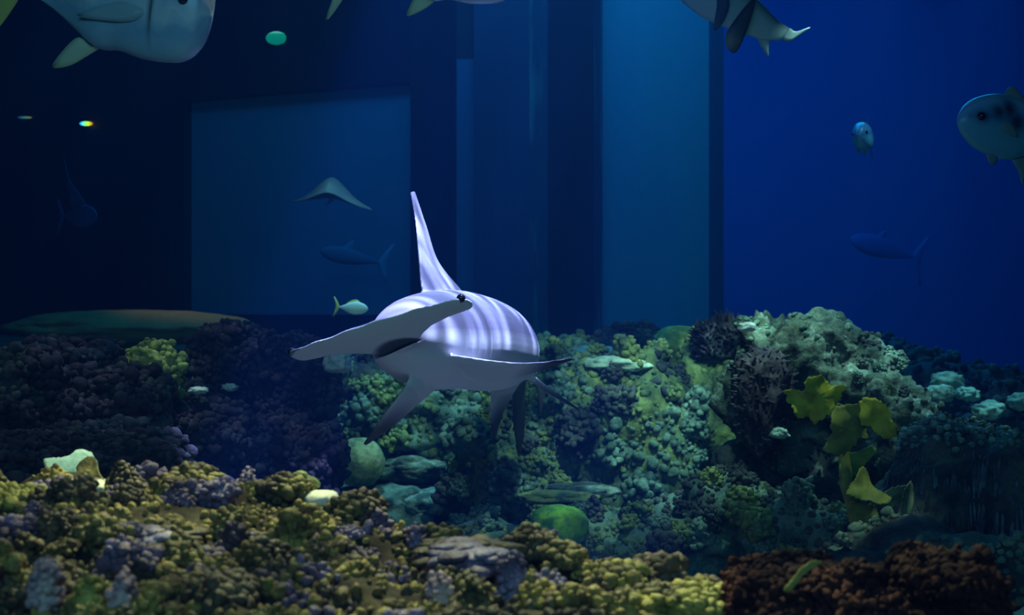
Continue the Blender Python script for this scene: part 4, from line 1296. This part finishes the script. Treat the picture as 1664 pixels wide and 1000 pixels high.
slim = [(0, .01, -.01), (.03, .05, -.045), (.1, .09, -.09), (.25, .125, -.125), (.4, .13, -.13), (.6, .10, -.10), (.8, .055, -.05), (.93, .03, -.025)]
fish('reef_fish', 'small bright white and yellow fish behind the left wing of the hammer-shaped head', at(598, 503, 9.0), at(548, 499, 9.0), (0, 0, 1), pomp,
     [white_fish, fin_yellow, fin_yellow], fins=[('dorsal_fin', [(.3, .2), (.4, .28), (.6, .22), (.7, .12)], 1)], width=.4)
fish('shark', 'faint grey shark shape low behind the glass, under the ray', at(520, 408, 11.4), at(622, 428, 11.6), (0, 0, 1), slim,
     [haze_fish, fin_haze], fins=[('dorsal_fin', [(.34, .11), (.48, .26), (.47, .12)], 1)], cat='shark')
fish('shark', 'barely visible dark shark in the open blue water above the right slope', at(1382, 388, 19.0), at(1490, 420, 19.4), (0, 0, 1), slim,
     [far_haze, fin_far_haze], fins=[('dorsal_fin', [(.34, .11), (.48, .22), (.47, .12)], 1)], cat='shark')
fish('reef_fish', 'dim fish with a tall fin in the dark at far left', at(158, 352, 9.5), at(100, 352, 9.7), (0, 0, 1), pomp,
     [far_haze, fin_far_haze], fins=[('dorsal_fin', [(.3, .2), (.8, .7), (.98, 1.1), (.8, .3), (.7, .15)], 1)], width=.4)

# white-bellied shark passing at the top right, seen from below
sharkbelly = attr_mat('sharkbelly', 'shade', None, None, .55, .3, 0, mottling=.1, extra=[(0, (.5, .6, .56)), (.7, (.36, .46, .46)), (1, (.12, .16, .2))])
fish('shark', 'white-bellied shark with dark drooping fins crossing the top edge at right', at(1040, -105, 7.4), at(1288, 60, 7.4), (.62, -.25, .72),
     [(0, .01, -.02), (.1, .06, -.08), (.3, .10, -.15), (.5, .10, -.18), (.67, .075, -.155), (.77, .055, -.13), (.885, .03, -.095), (.96, .03, -.045)],
     [sharkbelly, fin_pale_grey, fin_dark],
     fins=[('pelvic_fin', [(.79, -.085), (.86, -.12), (.95, -.16), (.915, -.10), (.90, -.05)], 1),
           ('pectoral_fin', [(.70, .05), (.685, -.06), (.69, -.19), (.75, -.245), (.79, -.22), (.765, -.08), (.72, .05)], 2, (.12, 0.0, .008)),
           ('pectoral_fin', [(.50, 0), (.56, -.08), (.62, -.20), (.64, -.13), (.60, -.02)], 2, (.13, 0.0, .008))],
     width=.8, cat='shark', tail_pts=[(.93, 0), (.96, .03), (1.0, .035), (1.05, .095), (1.02, .01), (1.0, -.03), (.96, -.045)])

# gliding ray in the haze
ray = empty('stingray', at(540, 328, 9.4))
prop(ray, 'dim ray gliding with spread wings in front of the blue window', 'ray')
RV, RF = [], []
nu_, nv_ = 41, 17
for top in (1, -1):
    for i in range(nu_):
        u = -1 + 2 * i / (nu_ - 1)
        for j in range(nv_):
            v = -1 + 2 * j / (nv_ - 1)
            hump = math.exp(-(u * 2.2) ** 2)
            ch = .17 * (1 - abs(u)) ** .8 + .006
            px = 538 + u * 68
            z0 = 322 + 20 * abs(u) ** 1.3 * (1 if u > 0 else .35) - 14 * hump
            q = at(px, z0, 9.4)
            th = (.065 * hump + .012 * (1 - abs(u))) * math.sqrt(max(0, 1 - v * v)) + .002
            RV.append((q.x, 9.4 + v * ch * 1.2 - .05 * abs(u), q.z + top * th * (1 if top > 0 else .7) - .22 * (-v) * ch - .0 ))
half = nu_ * nv_
for s_ in (0, 1):
    for i in range(nu_ - 1):
        for j in range(nv_ - 1):
            a = s_ * half + i * nv_ + j
            f = [a, a + nv_, a + nv_ + 1, a + 1]
            RF.append(f if s_ == 0 else f[::-1])
for i in range(nu_ - 1):
    for j in (0, nv_ - 1):
        a, b = i * nv_ + j, (i + 1) * nv_ + j
        RF.append([a, b, half + b, half + a])
for j in range(nv_ - 1):
    for i in (0, nu_ - 1):
        a, b = i * nv_ + j, i * nv_ + j + 1
        RF.append([a, b, half + b, half + a])
rb = mesh_obj('body', RV, RF, None, ray)
sa_ = rb.data.attributes.new('shade', 'FLOAT', 'POINT')
sa_.data.foreach_set('value', np.array([.75 if i < half else .3 for i in range(2 * half)], dtype=np.float32))
rb.data.materials.append(grey_dim)
Vt, Ft = tube([at(538, 326, 9.55), at(534, 330, 9.9), at(530, 334, 10.3)], [.014, .008, .003], 8)
mesh_obj('tail', Vt, Ft, fin_grey, ray)

# ------------------------------------------------------------------ reflection and rainbow glints of the glass, made as glowing discs
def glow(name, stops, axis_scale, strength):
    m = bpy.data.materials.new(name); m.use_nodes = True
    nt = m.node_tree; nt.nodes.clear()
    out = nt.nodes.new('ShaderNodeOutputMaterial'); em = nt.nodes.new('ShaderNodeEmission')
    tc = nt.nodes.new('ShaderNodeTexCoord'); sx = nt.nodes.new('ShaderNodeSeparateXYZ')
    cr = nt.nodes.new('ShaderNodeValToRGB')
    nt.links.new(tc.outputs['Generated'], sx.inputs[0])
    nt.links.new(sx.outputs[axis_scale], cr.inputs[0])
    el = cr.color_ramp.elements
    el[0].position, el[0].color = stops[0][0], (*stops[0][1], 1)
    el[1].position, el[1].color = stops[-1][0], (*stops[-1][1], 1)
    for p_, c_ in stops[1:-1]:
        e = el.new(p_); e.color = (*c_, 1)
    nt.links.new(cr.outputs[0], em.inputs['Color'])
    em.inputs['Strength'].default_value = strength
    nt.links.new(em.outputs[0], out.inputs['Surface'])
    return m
g_m = glow('green_reflection', [(0, (.0, .30, .20)), (.78, (.01, .42, .28)), (.9, (.25, .9, .6)), (1, (.3, 1, .7))], 2, .75)  # glowing colour stands in for a reflection in the glass
def glint(name, label, px, py, Y, rx, ry, mat, rim=None):  # glowing disc with a dark rim imitates reflected light; no fixture there
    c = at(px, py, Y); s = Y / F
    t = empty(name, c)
    prop(t, label, 'glint')
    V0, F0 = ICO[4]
    mesh_obj('glow_disc', V0 * np.array([rx * s, .03, ry * s]) + np.array(c), F0, mat, t)
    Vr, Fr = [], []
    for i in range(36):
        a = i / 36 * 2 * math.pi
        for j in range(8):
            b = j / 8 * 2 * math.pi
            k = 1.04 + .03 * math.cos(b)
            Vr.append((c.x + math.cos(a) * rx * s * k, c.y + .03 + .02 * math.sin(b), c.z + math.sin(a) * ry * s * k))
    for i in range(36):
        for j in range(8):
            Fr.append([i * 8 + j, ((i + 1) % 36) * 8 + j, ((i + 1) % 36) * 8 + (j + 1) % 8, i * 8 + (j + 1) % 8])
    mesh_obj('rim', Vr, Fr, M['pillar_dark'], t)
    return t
glint('oval_reflection', 'glowing green oval lamp reflected in the glass, right of the large silver fish', 449, 62, 12.59, 17, 11, g_m)
r_m = glow('rainbow_bright', [(0, (0, .02, .6)), (.25, (.1, .7, .8)), (.5, (.5, 1, .1)), (.75, (1, .7, 0)), (1, (1, .05, .0))], 0, 2.2)  # glow imitates light dispersed by the acrylic
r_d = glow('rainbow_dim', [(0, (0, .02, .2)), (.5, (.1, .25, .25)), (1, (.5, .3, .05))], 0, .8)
glint('rainbow_glint', 'small rainbow-coloured light spot refracted in the glass over the dark left wall, the brighter one', 140, 201, 13.6, 11, 3.6, r_m)
glint('rainbow_glint', 'thin faint rainbow-coloured light spot at the far left, the dimmer one', 40, 191, 13.97, 12, 1.8, r_d)
